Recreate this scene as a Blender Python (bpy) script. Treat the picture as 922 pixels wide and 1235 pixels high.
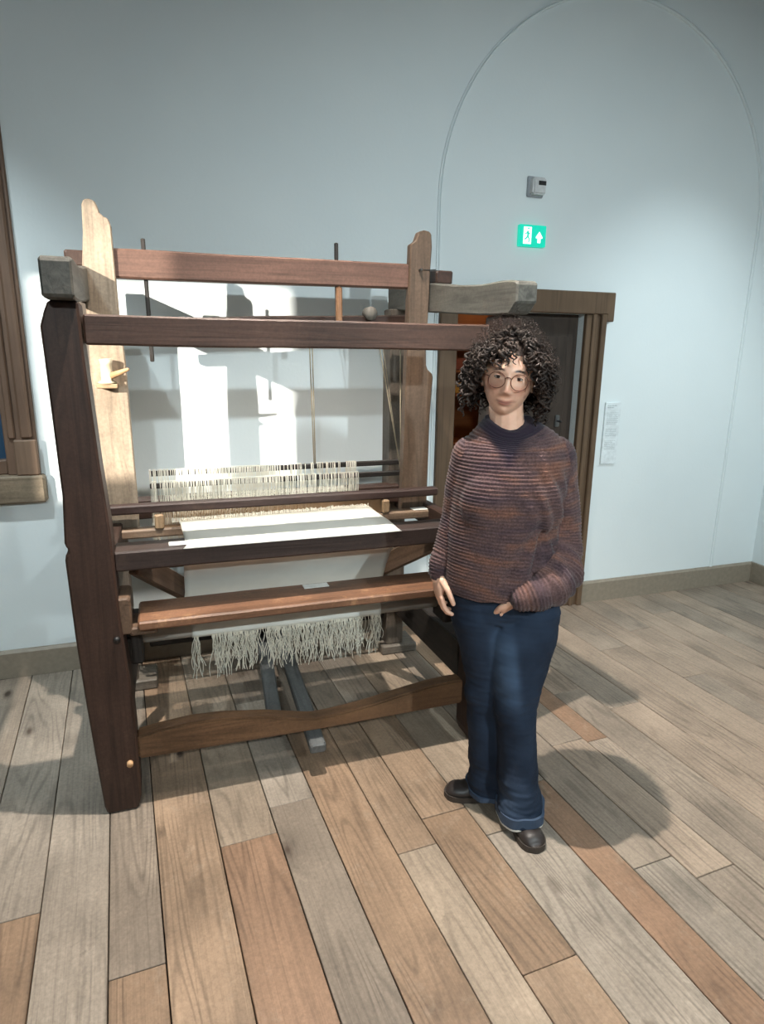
import bpy, bmesh, math, random
import numpy as np
from mathutils import Vector, Matrix, noise
random.seed(7); np.random.seed(7)
S = bpy.context.scene
COL = S.collection
for o in list(bpy.data.objects): bpy.data.objects.remove(o)

# ------------------------------------------------------------ camera
H = 1.6
def make_camera():
    import math as m
    a, b, c, sk = 0.38352, 0.24403, 0.012145, -0.05141
    ca, sa, cb, sb, cc, sc = m.cos(a), m.sin(a), m.cos(b), m.sin(b), m.cos(c), m.sin(c)
    yaw = Matrix(((ca, -sa, 0), (sa, ca, 0), (0, 0, 1)))
    base = Matrix(((1, 0, 0), (0, 0, -1), (0, 1, 0)))
    pit = Matrix(((1, 0, 0), (0, cb, -sb), (0, sb, cb)))
    rol = Matrix(((cc, -sc, 0), (sc, cc, 0), (0, 0, 1)))
    B = Matrix(((m.cos(sk), -m.sin(sk), 0), (m.sin(sk), m.cos(sk), 0), (0, 0, 1)))
    Rm = rol @ pit @ base @ yaw @ B            # world -> cv camera (x right, y down, z forward)
    flip = Matrix(((1, 0, 0), (0, -1, 0), (0, 0, -1)))
    Rb = (flip @ Rm).transposed()
    cd = bpy.data.cameras.new('camera'); co = bpy.data.objects.new('camera', cd); COL.objects.link(co)
    co.matrix_world = Matrix.Translation((0, 0, H)) @ Rb.to_4x4()
    cd.sensor_fit = 'HORIZONTAL'; cd.sensor_width = 36; cd.lens = 777.7 / 922 * 36
    cd.clip_start = .02
    S.camera = co
make_camera()

# ------------------------------------------------------------ light
S.view_settings.view_transform = 'Standard'; S.view_settings.look = 'None'
S.view_settings.gamma = 1; S.view_settings.use_curve_mapping = False
S.view_settings.exposure = 0.0
W = bpy.data.worlds.new('world'); S.world = W; W.use_nodes = True
W.node_tree.nodes['Background'].inputs[0].default_value = (.55, .72, 1, 1)
W.node_tree.nodes['Background'].inputs[1].default_value = 1.0
SUN = Vector((.648, .726, -.236)).normalized()
def light(name, kind, loc, aim, energy, col, **kw):
    d = bpy.data.lights.new(name, kind); o = bpy.data.objects.new(name, d); COL.objects.link(o)
    o.location = loc; d.energy = energy; d.color = col
    o.rotation_euler = (Vector(aim)-Vector(loc)).to_track_quat('-Z', 'Y').to_euler()
    for k, v in kw.items(): setattr(d, k, v)
    return o
sl = light('sun', 'SUN', (-6, -6, 5), Vector((-6, -6, 5))+SUN, 11, (1, .93, .82), angle=math.radians(.6))
WALM = (1, .93, .84); COOL = (.83, .965, 1)
CZ = 3.9
# track spots on the ceiling
light('ceiling_spot', 'SPOT', (.39, 1.88, CZ-.12), (.75, 1.62, 0), 690, WALM, spot_size=math.radians(84), spot_blend=.8, shadow_soft_size=.02)
light('ceiling_spot', 'SPOT', (1.14, 1.20, CZ-.12), (1.4, 1.3, 0), 90, WALM, spot_size=math.radians(92), spot_blend=.8, shadow_soft_size=.03)
# unseen spots added near the ceiling to brighten the lower back wall at both sides
light('ceiling_spot', 'SPOT', (-1.15, 1.9, CZ-.12), (-.85, 3.37, .30), 300, COOL, spot_size=math.radians(56), spot_blend=1.0, shadow_soft_size=.04)
light('ceiling_spot', 'SPOT', (3.1, 1.7, CZ-.12), (3.0, 3.37, .30), 190, COOL, spot_size=math.radians(60), spot_blend=1.0, shadow_soft_size=.04)
# two wall-washing spots high on the wall behind the camera
light('wall_spot', 'SPOT', (-.6, -1.4, 2.65), (.4, 3.3, .5), 195, COOL, spot_size=math.radians(84), spot_blend=1.0, shadow_soft_size=.04)
light('wall_spot', 'SPOT', (1.5, -1.4, 2.65), (2.5, 3.3, .5), 370, COOL, spot_size=math.radians(84), spot_blend=1.0, shadow_soft_size=.04)
# soft fill lights added below the ceiling, no visible fixture
light('fill_light', 'AREA', (2.4, 1.0, CZ-.05), (2.4, 1.0, 0), 12, COOL, shape='RECTANGLE', size=2.4, size_y=1.4)
light('fill_light', 'AREA', (-1.6, .6, CZ-.05), (-1.6, .6, 0), 9, COOL, shape='RECTANGLE', size=2.4, size_y=1.4)

# ------------------------------------------------------------ helpers
def lin(r, g, b):
    f = lambda c: (c/255/12.92) if c/255 <= .04045 else ((c/255+.055)/1.055)**2.4
    return (f(r), f(g), f(b), 1)
def tag(o, label=None, cat=None, group=None, kind=None):
    if label: o['label'] = label
    if cat: o['category'] = cat
    if group: o['group'] = group
    if kind: o['kind'] = kind
    return o
def empty(name, loc=(0, 0, 0), rz=0, parent=None):
    o = bpy.data.objects.new(name, None); COL.objects.link(o); o.empty_display_size = .1
    o.location = loc; o.rotation_euler = (0, 0, rz)
    if parent: o.parent = parent
    return o
def mobj(name, v, f, mat, parent=None, color=None, smooth=False, M=None):
    me = bpy.data.meshes.new(name); me.from_pydata([tuple(p) for p in v], [], f); me.update()
    if smooth: me.polygons.foreach_set('use_smooth', [True]*len(me.polygons))
    return link(name, me, mat, parent, color, M)
def link(name, me, mat, parent=None, color=None, M=None):
    o = bpy.data.objects.new(name, me); COL.objects.link(o)
    if mat and not me.materials: me.materials.append(mat)
    if parent: o.parent = parent
    if color: o.color = color
    if M is not None: o.matrix_local = M
    return o
def bm_obj(name, bm, mat, parent=None, color=None, smooth=False, M=None):
    bmesh.ops.recalc_face_normals(bm, faces=bm.faces)
    me = bpy.data.meshes.new(name); bm.to_mesh(me); bm.free()
    if smooth: me.polygons.foreach_set('use_smooth', [True]*len(me.polygons))
    return link(name, me, mat, parent, color, M)
def frame(p0, p1, up=(0, 0, 1)):
    """matrix with local X along p0->p1, local Z near up, origin p0"""
    p0 = Vector(p0); x = (Vector(p1)-p0).normalized(); u = Vector(up)
    if abs(x.dot(u)) > .98: u = Vector((0, 1, 0))
    y = u.cross(x).normalized(); z = x.cross(y)
    M = Matrix((x, y, z)).transposed().to_4x4(); M.translation = p0
    return M
def timber(name, p0, p1, w, h, mat, parent=None, color=None, up=(0, 0, 1), seg=10, jit=.0025, ch=.006, prof=None):
    """old squared timber along p0->p1 (axis centre); w across, h along up; chamfered, slightly uneven"""
    M = frame(p0, p1, up); L = (Vector(p1)-Vector(p0)).length
    rs = random.uniform(0, 99)
    v = []; f = []
    xs = [0, min(ch, L*.2)] + [L*i/seg for i in range(1, seg)] + [L-min(ch, L*.2), L]
    n = 8
    for k, x in enumerate(xs):
        e = ch if k in (0, len(xs)-1) else 0
        ww, hh, dy, dz = w/2-e, h/2-e, 0, 0
        if prof: a, b, dy, dz = prof(x/L); ww *= a; hh *= b
        ring = [(-ww+ch, -hh), (ww-ch, -hh), (ww, -hh+ch), (ww, hh-ch), (ww-ch, hh), (-ww+ch, hh), (-ww, hh-ch), (-ww, -hh+ch)]
        for i, (y, z) in enumerate(ring):
            q = noise.noise_vector(Vector((x*2.3+rs, y*6, z*6+rs)))
            v.append((x, y+dy+q.y*jit, z+dz+q.z*jit))
    for k in range(len(xs)-1):
        for i in range(n):
            a = k*n+i; b = k*n+(i+1) % n
            f.append((a, b, b+n, a+n))
    f.append(tuple(reversed(range(n)))); f.append(tuple(range((len(xs)-1)*n, len(xs)*n)))
    return mobj(name, v, f, mat, parent, color, M=M)
def prism(name, poly, y0, y1, mat, parent=None, color=None, bev=.006, M=None):
    """outline in (X,Z) extruded Y0..Y1; object's local X is the world Z (grain runs up)"""
    bm = bmesh.new()
    a = [bm.verts.new((z, x, y0)) for x, z in poly]; b = [bm.verts.new((z, x, y1)) for x, z in poly]
    n = len(poly)
    bm.faces.new(a); bm.faces.new(list(reversed(b)))
    for i in range(n): bm.faces.new((a[i], b[i], b[(i+1) % n], a[(i+1) % n]))
    bmesh.ops.recalc_face_normals(bm, faces=bm.faces)
    if bev:
        ed = [e for e in bm.edges if len(e.link_faces) == 2 and e.calc_face_angle(0) > .6]
        bmesh.ops.bevel(bm, geom=ed, offset=bev, segments=1, affect='EDGES', clamp_overlap=True)
    # local (x,y,z)=(worldZ,worldX,worldY)
    P = Matrix(((0, 1, 0, 0), (0, 0, 1, 0), (1, 0, 0, 0), (0, 0, 0, 1)))
    return bm_obj(name, bm, mat, parent, color, M=(M @ P) if M else P)
def box(name, x0, x1, y0, y1, z0, z1, mat, parent=None, color=None, bev=.0):
    bm = bmesh.new()
    bmesh.ops.create_cube(bm, size=1, matrix=Matrix.Translation(((x0+x1)/2, (y0+y1)/2, (z0+z1)/2)) @ Matrix.Diagonal((x1-x0, y1-y0, z1-z0, 1)))
    if bev: bmesh.ops.bevel(bm, geom=bm.edges[:], offset=bev, segments=2, affect='EDGES', clamp_overlap=True)
    return bm_obj(name, bm, mat, parent, color)
def add_box(bm, x0, x1, y0, y1, z0, z1):
    bmesh.ops.create_cube(bm, size=1, matrix=Matrix.Translation(((x0+x1)/2, (y0+y1)/2, (z0+z1)/2)) @ Matrix.Diagonal((x1-x0, y1-y0, z1-z0, 1)))
def tube_vf(pts, rad, n=6, cap=True):
    v = []; f = []
    pts = [Vector(p) for p in pts]; m = len(pts)
    if not hasattr(rad, '__len__'): rad = [rad]*m
    t = (pts[1]-pts[0]).normalized(); u = Vector((0, 0, 1))
    if abs(t.dot(u)) > .9: u = Vector((0, 1, 0))
    nrm = (u-t*u.dot(t)).normalized()
    for i in range(m):
        t = (pts[min(i+1, m-1)]-pts[max(i-1, 0)])
        t = t.normalized() if t.length > 1e-9 else Vector((0, 0, 1))
        nrm = nrm-t*nrm.dot(t)
        nrm = nrm.normalized() if nrm.length > 1e-6 else t.orthogonal().normalized()
        b = t.cross(nrm)
        for k in range(n):
            a = 2*math.pi*k/n
            v.append(pts[i]+(nrm*math.cos(a)+b*math.sin(a))*rad[i])
    for i in range(m-1):
        for k in range(n): f.append((i*n+k, i*n+(k+1) % n, (i+1)*n+(k+1) % n, (i+1)*n+k))
    if cap: f.append(tuple(reversed(range(n)))); f.append(tuple(range((m-1)*n, m*n)))
    return v, f
def tube(name, pts, rad, mat, parent=None, color=None, n=8, smooth=True):
    v, f = tube_vf(pts, rad, n); return mobj(name, v, f, mat, parent, color, smooth)
def lathe(name, prof, mat, parent=None, M=None, n=20, color=None):
    v = []; f = []
    for r, z in prof:
        for k in range(n): a = 2*math.pi*k/n; v.append((r*math.cos(a), r*math.sin(a), z))
    for i in range(len(prof)-1):
        for k in range(n): f.append((i*n+k, i*n+(k+1) % n, (i+1)*n+(k+1) % n, (i+1)*n+k))
    f.append(tuple(reversed(range(n)))); f.append(tuple(range((len(prof)-1)*n, len(prof)*n)))
    return mobj(name, v, f, mat, parent, color, True, M)
class Merge:
    def __init__(s): s.v = []; s.f = []
    def add(s, v, f): b = len(s.v); s.v += list(v); s.f += [tuple(i+b for i in q) for q in f]
    def tube(s, *a, **k): s.add(*tube_vf(*a, **k))
    def build(s, name, mat, parent=None, color=None, smooth=False): return mobj(name, s.v, s.f, mat, parent, color, smooth)

# ------------------------------------------------------------ materials
def newmat(name):
    m = bpy.data.materials.new(name); m.use_nodes = True
    nt = m.node_tree; b = nt.nodes['Principled BSDF']
    return m, nt, b
def N(nt, t, **kw):
    n = nt.nodes.new(t)
    for k, v in kw.items():
        if k in n.inputs: n.inputs[k].default_value = v
        else: setattr(n, k, v)
    return n
def mixc(nt, fac, a, b, mode='MIX'):
    n = nt.nodes.new('ShaderNodeMix'); n.data_type = 'RGBA'; n.blend_type = mode
    for idx, val in ((0, fac), (6, a), (7, b)):
        if hasattr(val, 'links'): nt.links.new(val, n.inputs[idx])
        elif val is not None: n.inputs[idx].default_value = val
    return n.outputs[2]
def ramp(nt, fac, stops):
    r = nt.nodes.new('ShaderNodeValToRGB'); nt.links.new(fac, r.inputs[0])
    e = r.color_ramp.elements
    while len(e) < len(stops): e.new(.5)
    for i, (p, c) in enumerate(stops): e[i].position = p; e[i].color = c if hasattr(c, '__len__') else (c, c, c, 1)
    return r.outputs[0]
def objcoord(nt, scale):
    tc = N(nt, 'ShaderNodeTexCoord'); oi = N(nt, 'ShaderNodeObjectInfo')
    mul = N(nt, 'ShaderNodeMath', operation='MULTIPLY'); mul.inputs[1].default_value = 37; nt.links.new(oi.outputs['Random'], mul.inputs[0])
    ad = N(nt, 'ShaderNodeVectorMath', operation='ADD'); nt.links.new(tc.outputs['Object'], ad.inputs[0]); nt.links.new(mul.outputs[0], ad.inputs[1])
    mp = N(nt, 'ShaderNodeMapping'); mp.inputs['Scale'].default_value = scale; nt.links.new(ad.outputs[0], mp.inputs[0])
    return mp.outputs[0], oi, ad.outputs[0]
def bump(nt, b, h, strength, dist=.004):
    n = N(nt, 'ShaderNodeBump'); n.inputs['Strength'].default_value = strength; n.inputs['Distance'].default_value = dist
    nt.links.new(h, n.inputs['Height']); nt.links.new(n.outputs[0], b.inputs['Normal']); return n
def wood(name, rough=.6, contrast=.55, fine=26, knots=False, blotch=.35, spec=.35, wear=0.0, wearc=(.6, .42, .25, 1), scratch=0.0):
    m, nt, b = newmat(name)
    vec, oi, raw = objcoord(nt, (1.3, fine, fine))
    n1 = N(nt, 'ShaderNodeTexNoise', Scale=1.0, Detail=7.0, Roughness=.62, Distortion=.9); nt.links.new(vec, n1.inputs['Vector'])
    g = ramp(nt, n1.outputs['Fac'], [(.28, 1-contrast), (.5, 1.0), (.72, 1+contrast*.35)])
    n2 = N(nt, 'ShaderNodeTexNoise', Scale=3.2, Detail=6.0); nt.links.new(raw, n2.inputs['Vector'])
    g2 = ramp(nt, n2.outputs['Fac'], [(.3, 1-blotch), (.7, 1+blotch*.6)])
    c = mixc(nt, 1.0, oi.outputs['Color'], g, 'MULTIPLY'); c = mixc(nt, 1.0, c, g2, 'MULTIPLY')
    if wear:
        n3 = N(nt, 'ShaderNodeTexNoise', Scale=9.0, Detail=8.0, Roughness=.75); nt.links.new(raw, n3.inputs['Vector'])
        wf = ramp(nt, n3.outputs['Fac'], [(.55, 0.0), (.68, wear)])
        c = mixc(nt, wf, c, wearc)
    if scratch:                               # cathedral figure of the sawn boards and dark scuffs
        mp2 = N(nt, 'ShaderNodeMapping'); mp2.inputs['Scale'].default_value = (.75, 7.5, 7.5); nt.links.new(raw, mp2.inputs[0])
        cn = N(nt, 'ShaderNodeTexNoise', Scale=1.0, Detail=1.2, Roughness=.4, Distortion=.25); nt.links.new(mp2.outputs[0], cn.inputs['Vector'])
        mm = N(nt, 'ShaderNodeMath', operation='MULTIPLY'); mm.inputs[1].default_value = 95; nt.links.new(cn.outputs['Fac'], mm.inputs[0])
        sn = N(nt, 'ShaderNodeMath', operation='SINE'); nt.links.new(mm.outputs[0], sn.inputs[0])
        ad2 = N(nt, 'ShaderNodeMath', operation='MULTIPLY_ADD'); ad2.inputs[1].default_value = .5; ad2.inputs[2].default_value = .5; nt.links.new(sn.outputs[0], ad2.inputs[0])
        lines = ramp(nt, ad2.outputs[0], [(.0, .70), (.30, .93), (.6, 1.0)])
        n6 = N(nt, 'ShaderNodeTexNoise', Scale=4.0, Detail=3.0); nt.links.new(raw, n6.inputs['Vector'])
        c = mixc(nt, ramp(nt, n6.outputs['Fac'], [(.40, 0.0), (.60, scratch)]), c, mixc(nt, 1.0, c, lines, 'MULTIPLY'))
        n4 = N(nt, 'ShaderNodeTexNoise', Scale=3.0, Detail=9.0, Roughness=.8, Distortion=1.2); nt.links.new(raw, n4.inputs['Vector'])
        c = mixc(nt, ramp(nt, n4.outputs['Fac'], [(.60, 0.0), (.74, .5*scratch)]), c, (.06, .045, .035, 1))
        n5 = N(nt, 'ShaderNodeTexNoise', Scale=90.0, Detail=3.0, Roughness=.7); nt.links.new(raw, n5.inputs['Vector'])
        c = mixc(nt, 1.0, c, ramp(nt, n5.outputs['Fac'], [(.3, .82), (.7, 1.12)]), 'MULTIPLY')
    if knots:
        mp = N(nt, 'ShaderNodeMapping'); mp.inputs['Scale'].default_value = (2.3, 5.0, 0); nt.links.new(raw, mp.inputs[0])
        wr = N(nt, 'ShaderNodeTexNoise', Scale=9.0, Detail=2.0); nt.links.new(raw, wr.inputs['Vector'])
        mad = N(nt, 'ShaderNodeVectorMath', operation='MULTIPLY_ADD'); nt.links.new(wr.outputs['Color'], mad.inputs[0]); mad.inputs[1].default_value = (.16, .16, 0); nt.links.new(mp.outputs[0], mad.inputs[2])
        vo = N(nt, 'ShaderNodeTexVoronoi', Scale=1.0); vo.inputs['Randomness'].default_value = 1; nt.links.new(mad.outputs[0], vo.inputs['Vector'])
        # only some cells carry a knot
        sep = N(nt, 'ShaderNodeSeparateColor'); nt.links.new(vo.outputs['Color'], sep.inputs[0])
        lt = N(nt, 'ShaderNodeMath', operation='LESS_THAN'); lt.inputs[1].default_value = .6; nt.links.new(sep.outputs[0], lt.inputs[0])
        kf = ramp(nt, vo.outputs['Distance'], [(.0, 1.0), (.05, .9), (.075, .45), (.13, .0)])
        mk = N(nt, 'ShaderNodeMath', operation='MULTIPLY'); nt.links.new(kf, mk.inputs[0]); nt.links.new(lt.outputs[0], mk.inputs[1])
        c = mixc(nt, mk.outputs[0], c, (.05, .03, .02, 1))
    nt.links.new(c, b.inputs['Base Color'])
    b.inputs['Roughness'].default_value = rough; b.inputs['Specular IOR Level'].default_value = spec
    bump(nt, b, n1.outputs['Fac'], .35, .004)
    return m
def plain(name, col, rough=.6, metal=0, spec=.5, emit=None, es=1):
    m, nt, b = newmat(name); b.inputs['Base Color'].default_value = col; b.inputs['Roughness'].default_value = rough
    b.inputs['Metallic'].default_value = metal; b.inputs['Specular IOR Level'].default_value = spec
    if emit: b.inputs['Emission Color'].default_value = emit; b.inputs['Emission Strength'].default_value = es
    # faint mottling keeps it from looking synthetic
    tc = N(nt, 'ShaderNodeTexCoord'); n = N(nt, 'ShaderNodeTexNoise', Scale=40.0, Detail=4.0); nt.links.new(tc.outputs['Object'], n.inputs['Vector'])
    c = mixc(nt, 1.0, col, ramp(nt, n.outputs['Fac'], [(.3, .88), (.7, 1.08)]), 'MULTIPLY'); nt.links.new(c, b.inputs['Base Color'])
    return m
M = {}
M['wood'] = wood('old_loom_wood', .55, .45, 34, scratch=.7, wear=.14, wearc=lin(118, 94, 78))
M['bench'] = wood('worn_bench_wood', .42, .5, 24, wear=.55, wearc=lin(190, 146, 108), spec=.45, scratch=.8)
M['floor'] = wood('floor_plank_wood', .55, .26, 95, knots=True, blotch=.3, wear=.3, wearc=lin(170, 154, 136), spec=.4, scratch=1.0)
M['trim'] = wood('frame_wood', .5, .35, 26, blotch=.2)
M['doorw'] = wood('door_wood', .6, .4, 20)
M['paint'] = plain('taupe_paint', lin(142, 131, 116), .5)
M['card'] = plain('white_card', lin(240, 240, 235), .6)
M['black'] = plain('black_iron', lin(28, 26, 26), .45)
M['sub'] = plain('subfloor', lin(40, 32, 26), .9)
M['peg'] = plain('pale_peg', lin(190, 150, 110), .6)
M['rope'] = plain('linen_string', lin(190, 175, 150), .85)
M['thread'] = plain('cotton_thread', lin(225, 220, 205), .85)
M['metal'] = plain('steel', lin(150, 150, 150), .3, 1)
def plaster():
    m, nt, b = newmat('wall_plaster')
    tc = N(nt, 'ShaderNodeTexCoord')
    n = N(nt, 'ShaderNodeTexNoise', Scale=1.1, Detail=5.0); nt.links.new(tc.outputs['Object'], n.inputs['Vector'])
    n2 = N(nt, 'ShaderNodeTexNoise', Scale=60.0, Detail=4.0); nt.links.new(tc.outputs['Object'], n2.inputs['Vector'])
    c = ramp(nt, n.outputs['Fac'], [(.3, lin(221, 229, 231)), (.7, lin(228, 235, 236))])
    nt.links.new(c, b.inputs['Base Color']); b.inputs['Roughness'].default_value = .85; b.inputs['Specular IOR Level'].default_value = .2
    bump(nt, b, n2.outputs['Fac'], .12, .004); return m
M['wall'] = plaster()
def cloth_mat(name, col, sc=260, tr=.0):
    m, nt, b = newmat(name)
    tc = N(nt, 'ShaderNodeTexCoord'); w = N(nt, 'ShaderNodeTexWave', Scale=sc, Distortion=.6); w.bands_direction = 'X'; nt.links.new(tc.outputs['Object'], w.inputs['Vector'])
    n = N(nt, 'ShaderNodeTexNoise', Scale=6.0, Detail=5.0); nt.links.new(tc.outputs['Object'], n.inputs['Vector'])
    c = mixc(nt, 1.0, col, ramp(nt, n.outputs['Fac'], [(.3, .9), (.7, 1.04)]), 'MULTIPLY'); nt.links.new(c, b.inputs['Base Color'])
    b.inputs['Roughness'].default_value = .9; b.inputs['Specular IOR Level'].default_value = .15
    bump(nt, b, w.outputs['Color'], .15, .002); return m
M['cloth'] = cloth_mat('linen_cloth', lin(222, 222, 214))
def glassm():
    m, nt, b = newmat('window_glass'); b.inputs['Base Color'].default_value = lin(40, 62, 85); b.inputs['Roughness'].default_value = .06
    b.inputs['Specular IOR Level'].default_value = .6
    n = N(nt, 'ShaderNodeTexNoise', Scale=3.0); c = ramp(nt, n.outputs['Fac'], [(.3, lin(30, 52, 78)), (.7, lin(52, 78, 100))]); nt.links.new(c, b.inputs['Base Color']); return m
M['glass'] = glassm()

# ------------------------------------------------------------ room shell
WY = 3.37                                    # face of the back wall
XL, XR, YF = -6.2, 4.03, -1.6
PD = Vector((-.0514, .9987, 0)); PU = Vector((.9987, .0514, 0))
def build_floor():
    fl = box('floor', XL-.2, XR+.2, YF-.2, 6.2, -.12, -.03, M['sub']); tag(fl, 'old floor of wide worn wooden planks', None, kind='structure')
    grey, lgrey, tan, brown, orange, beige = lin(142, 128, 114), lin(152, 140, 127), lin(152, 128, 106), lin(144, 119, 97), lin(138, 110, 89), lin(157, 140, 122)
    known = [(-.72, -.52, [(3.5, grey)]), (-.52, -.335, [(3.5, lgrey), (1.80, brown)]), (-.335, -.15, [(3.5, lgrey)]), (-.15, -.005, [(3.5, grey), (1.50, brown)]),
             (-.005, .19, [(3.5, tan)]), (.19, .382, [(3.5, beige), (1.87, orange)]), (.382, .548, [(3.5, grey), (2.75, lgrey), (2.0, grey)]), (.548, .727, [(3.5, grey), (2.55, brown)]),
             (.727, .87, [(3.5, grey), (2.5, tan), (1.63, beige)]), (.87, 1.045, [(3.5, lgrey), (2.45, tan), (1.75, brown), (1.12, tan)]), (1.045, 1.28, [(3.5, beige), (1.6, lgrey)]),
             (1.28, 1.41, [(3.5, grey), (1.78, orange)]), (1.41, 1.57, [(3.5, tan), (2.2, grey), (1.3, lgrey)]), (1.57, 1.73, [(3.5, grey), (1.95, beige), (1.2, grey)]),
             (1.73, 1.835, [(3.5, tan), (2.65, orange), (1.92, grey)]), (1.835, 2.0, [(3.5, beige), (2.3, grey)]), (2.0, 2.18, [(3.5, grey), (2.1, tan)]), (2.18, 2.37, [(3.5, beige)]),
             (2.37, 2.56, [(3.5, grey), (2.6, beige)]), (2.56, 2.71, [(3.5, tan), (2.2, grey)]), (2.71, 2.88, [(3.5, grey), (2.75, beige)]), (2.88, 3.04, [(3.5, beige)]), (3.04, 3.2, [(3.5, grey), (2.9, tan)])]
    taup = lin(150, 133, 117)
    known = [(a, b, [(y, taup if (a > 1.5 and c in (tan, beige)) else c) for y, c in sg]) for a, b, sg in known]
    cols = list(known); u = 3.2
    while u < 4.4:
        w = random.uniform(.14, .2); cols.append((u, u+w, [(3.5, random.choice([grey, lgrey, taup])), (random.uniform(.5, 3.0), random.choice([grey, taup]))])); u += w
    u = -.72
    while u > -6.4:
        w = random.uniform(.15, .2); cols.append((u-w, u, [(3.5, random.choice([grey, lgrey, tan])), (random.uniform(.2, 2.6), random.choice([grey, brown, beige]))])); u -= w
    for u0, u1, segs in cols:
        for i, (yt, c) in enumerate(segs):
            yb = segs[i+1][0] if i+1 < len(segs) else YF
            if yt > 3.4: yt = WY+.02
            cu = (u0+u1)/2
            a = PU*cu+PD*yb; b = PU*cu+PD*(yt-.003)
            dz = -.015+random.uniform(-.0012, .0006)
            k = random.uniform(.9, 1.08); kc = (c[0]*k, c[1]*k, c[2]*k, 1)
            o = timber('plank', (a.x, a.y, dz), (b.x, b.y, dz), u1-u0-.0035, .03, M['floor'], fl, kc, seg=8, jit=.0008, ch=.0018)
build_floor()
def slabs(name, boxes, mat, **kw):
    bm = bmesh.new()
    for b in boxes: add_box(bm, *b)
    return tag(bm_obj(name, bm, mat), **kw)
WT = .32
DX0, DX1, DZ = 1.58, 2.41, 1.826            # doorway
NX1, NZ0 = -.60, 1.02                      # window in the back wall, its right and lower edge
NX0, NZ1 = -1.75, 3.0
slabs('wall_back', [(XL, NX0, WY, WY+WT, 0, CZ), (NX0, NX1, WY, WY+WT, 0, NZ0), (NX0, NX1, WY, WY+WT, NZ1, CZ), (NX1, DX0, WY, WY+WT, 0, CZ), (DX0, DX1, WY, WY+WT, DZ, CZ), (DX1, XR, WY, WY+WT, 0, CZ)], M['wall'], label='pale plastered back wall with a blind arch', kind='structure')
slabs('wall_right', [(XR, XR+.2, YF-.2, WY+WT, 0, CZ)], M['wall'], label='pale plastered wall at the right corner', kind='structure')
slabs('wall_left', [(XL-.2, XL, YF-.2, WY+WT, 0, CZ)], M['wall'], label='pale plastered wall outside the picture on the left', kind='structure')
slabs('ceiling', [(XL-.2, XR+.2, YF-.2, WY+WT, CZ, CZ+.15)], plain('ceiling_wood', lin(92, 80, 70), .8), label='dark wooden ceiling', kind='structure')
# front wall (behind the camera) with the one high window that lets the low sun in
t = (WY-YF)/SUN.y
ax0, ax1 = -.552-SUN.x*t, .655-SUN.x*t
az0, az1 = .885-SUN.z*t, 1.915-SUN.z*t
slabs('wall_front', [(XL, ax0, YF-.06, YF, 0, CZ), (ax1, XR, YF-.06, YF, 0, CZ), (ax0, ax1, YF-.06, YF, 0, az0), (ax0, ax1, YF-.06, YF, az1, CZ)], M['wall'], label='pale wall behind the camera with a high window', kind='structure')

def baseboard(name, x0, x1):
    bm = bmesh.new()
    pr = [(WY, 0), (WY-.022, 0), (WY-.022, .130), (WY-.012, .143), (WY, .143)]
    a = [bm.verts.new((x0, y, z)) for y, z in pr]; b = [bm.verts.new((x1, y, z)) for y, z in pr]
    bm.faces.new(a); bm.faces.new(list(reversed(b)))
    for i in range(5): bm.faces.new((a[i], a[(i+1) % 5], b[(i+1) % 5], b[i]))
    return tag(bm_obj(name, bm, M['paint']), 'taupe painted baseboard', kind='structure')
baseboard('baseboard_left', XL, 1.475); baseboard('baseboard_back', 2.53, XR-.02)
box_r = box('baseboard_right', XR-.022, XR, YF, WY, 0, .143, M['paint'], bev=.003); tag(box_r, 'taupe baseboard along the right wall', kind='structure')
# blind arch moulding
def arch():
    cx, cz, r = 2.55, 2.37, 1.08
    path = [(cx-r, z) for z in (.1, .8, 1.6)]+[(cx-r*math.cos(math.pi*i/48), cz+r*math.sin(math.pi*i/48)) for i in range(49)]+[(cx+r, z) for z in (1.6, .8, .1)]
    v = []; f = []
    for i, (x, z) in enumerate(path):
        a = path[max(i-1, 0)]; b = path[min(i+1, len(path)-1)]
        tx, tz = b[0]-a[0], b[1]-a[1]; l = math.hypot(tx, tz); nx, nz = -tz/l, tx/l
        for off, y in ((0, WY), (.001, WY-.009), (.008, WY-.012), (.011, WY-.004), (.014, WY-.012), (.021, WY-.009), (.022, WY)):
            v.append((x-nx*-off, y, z+nz*off))
    for i in range(len(path)-1):
        for k in range(6): f.append((i*7+k, i*7+k+1, (i+1)*7+k+1, (i+1)*7+k))
    tag(mobj('trim_1', v, f, M['wall']), 'thin plaster moulding tracing a blind arch around the door', kind='structure')
arch()

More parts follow.
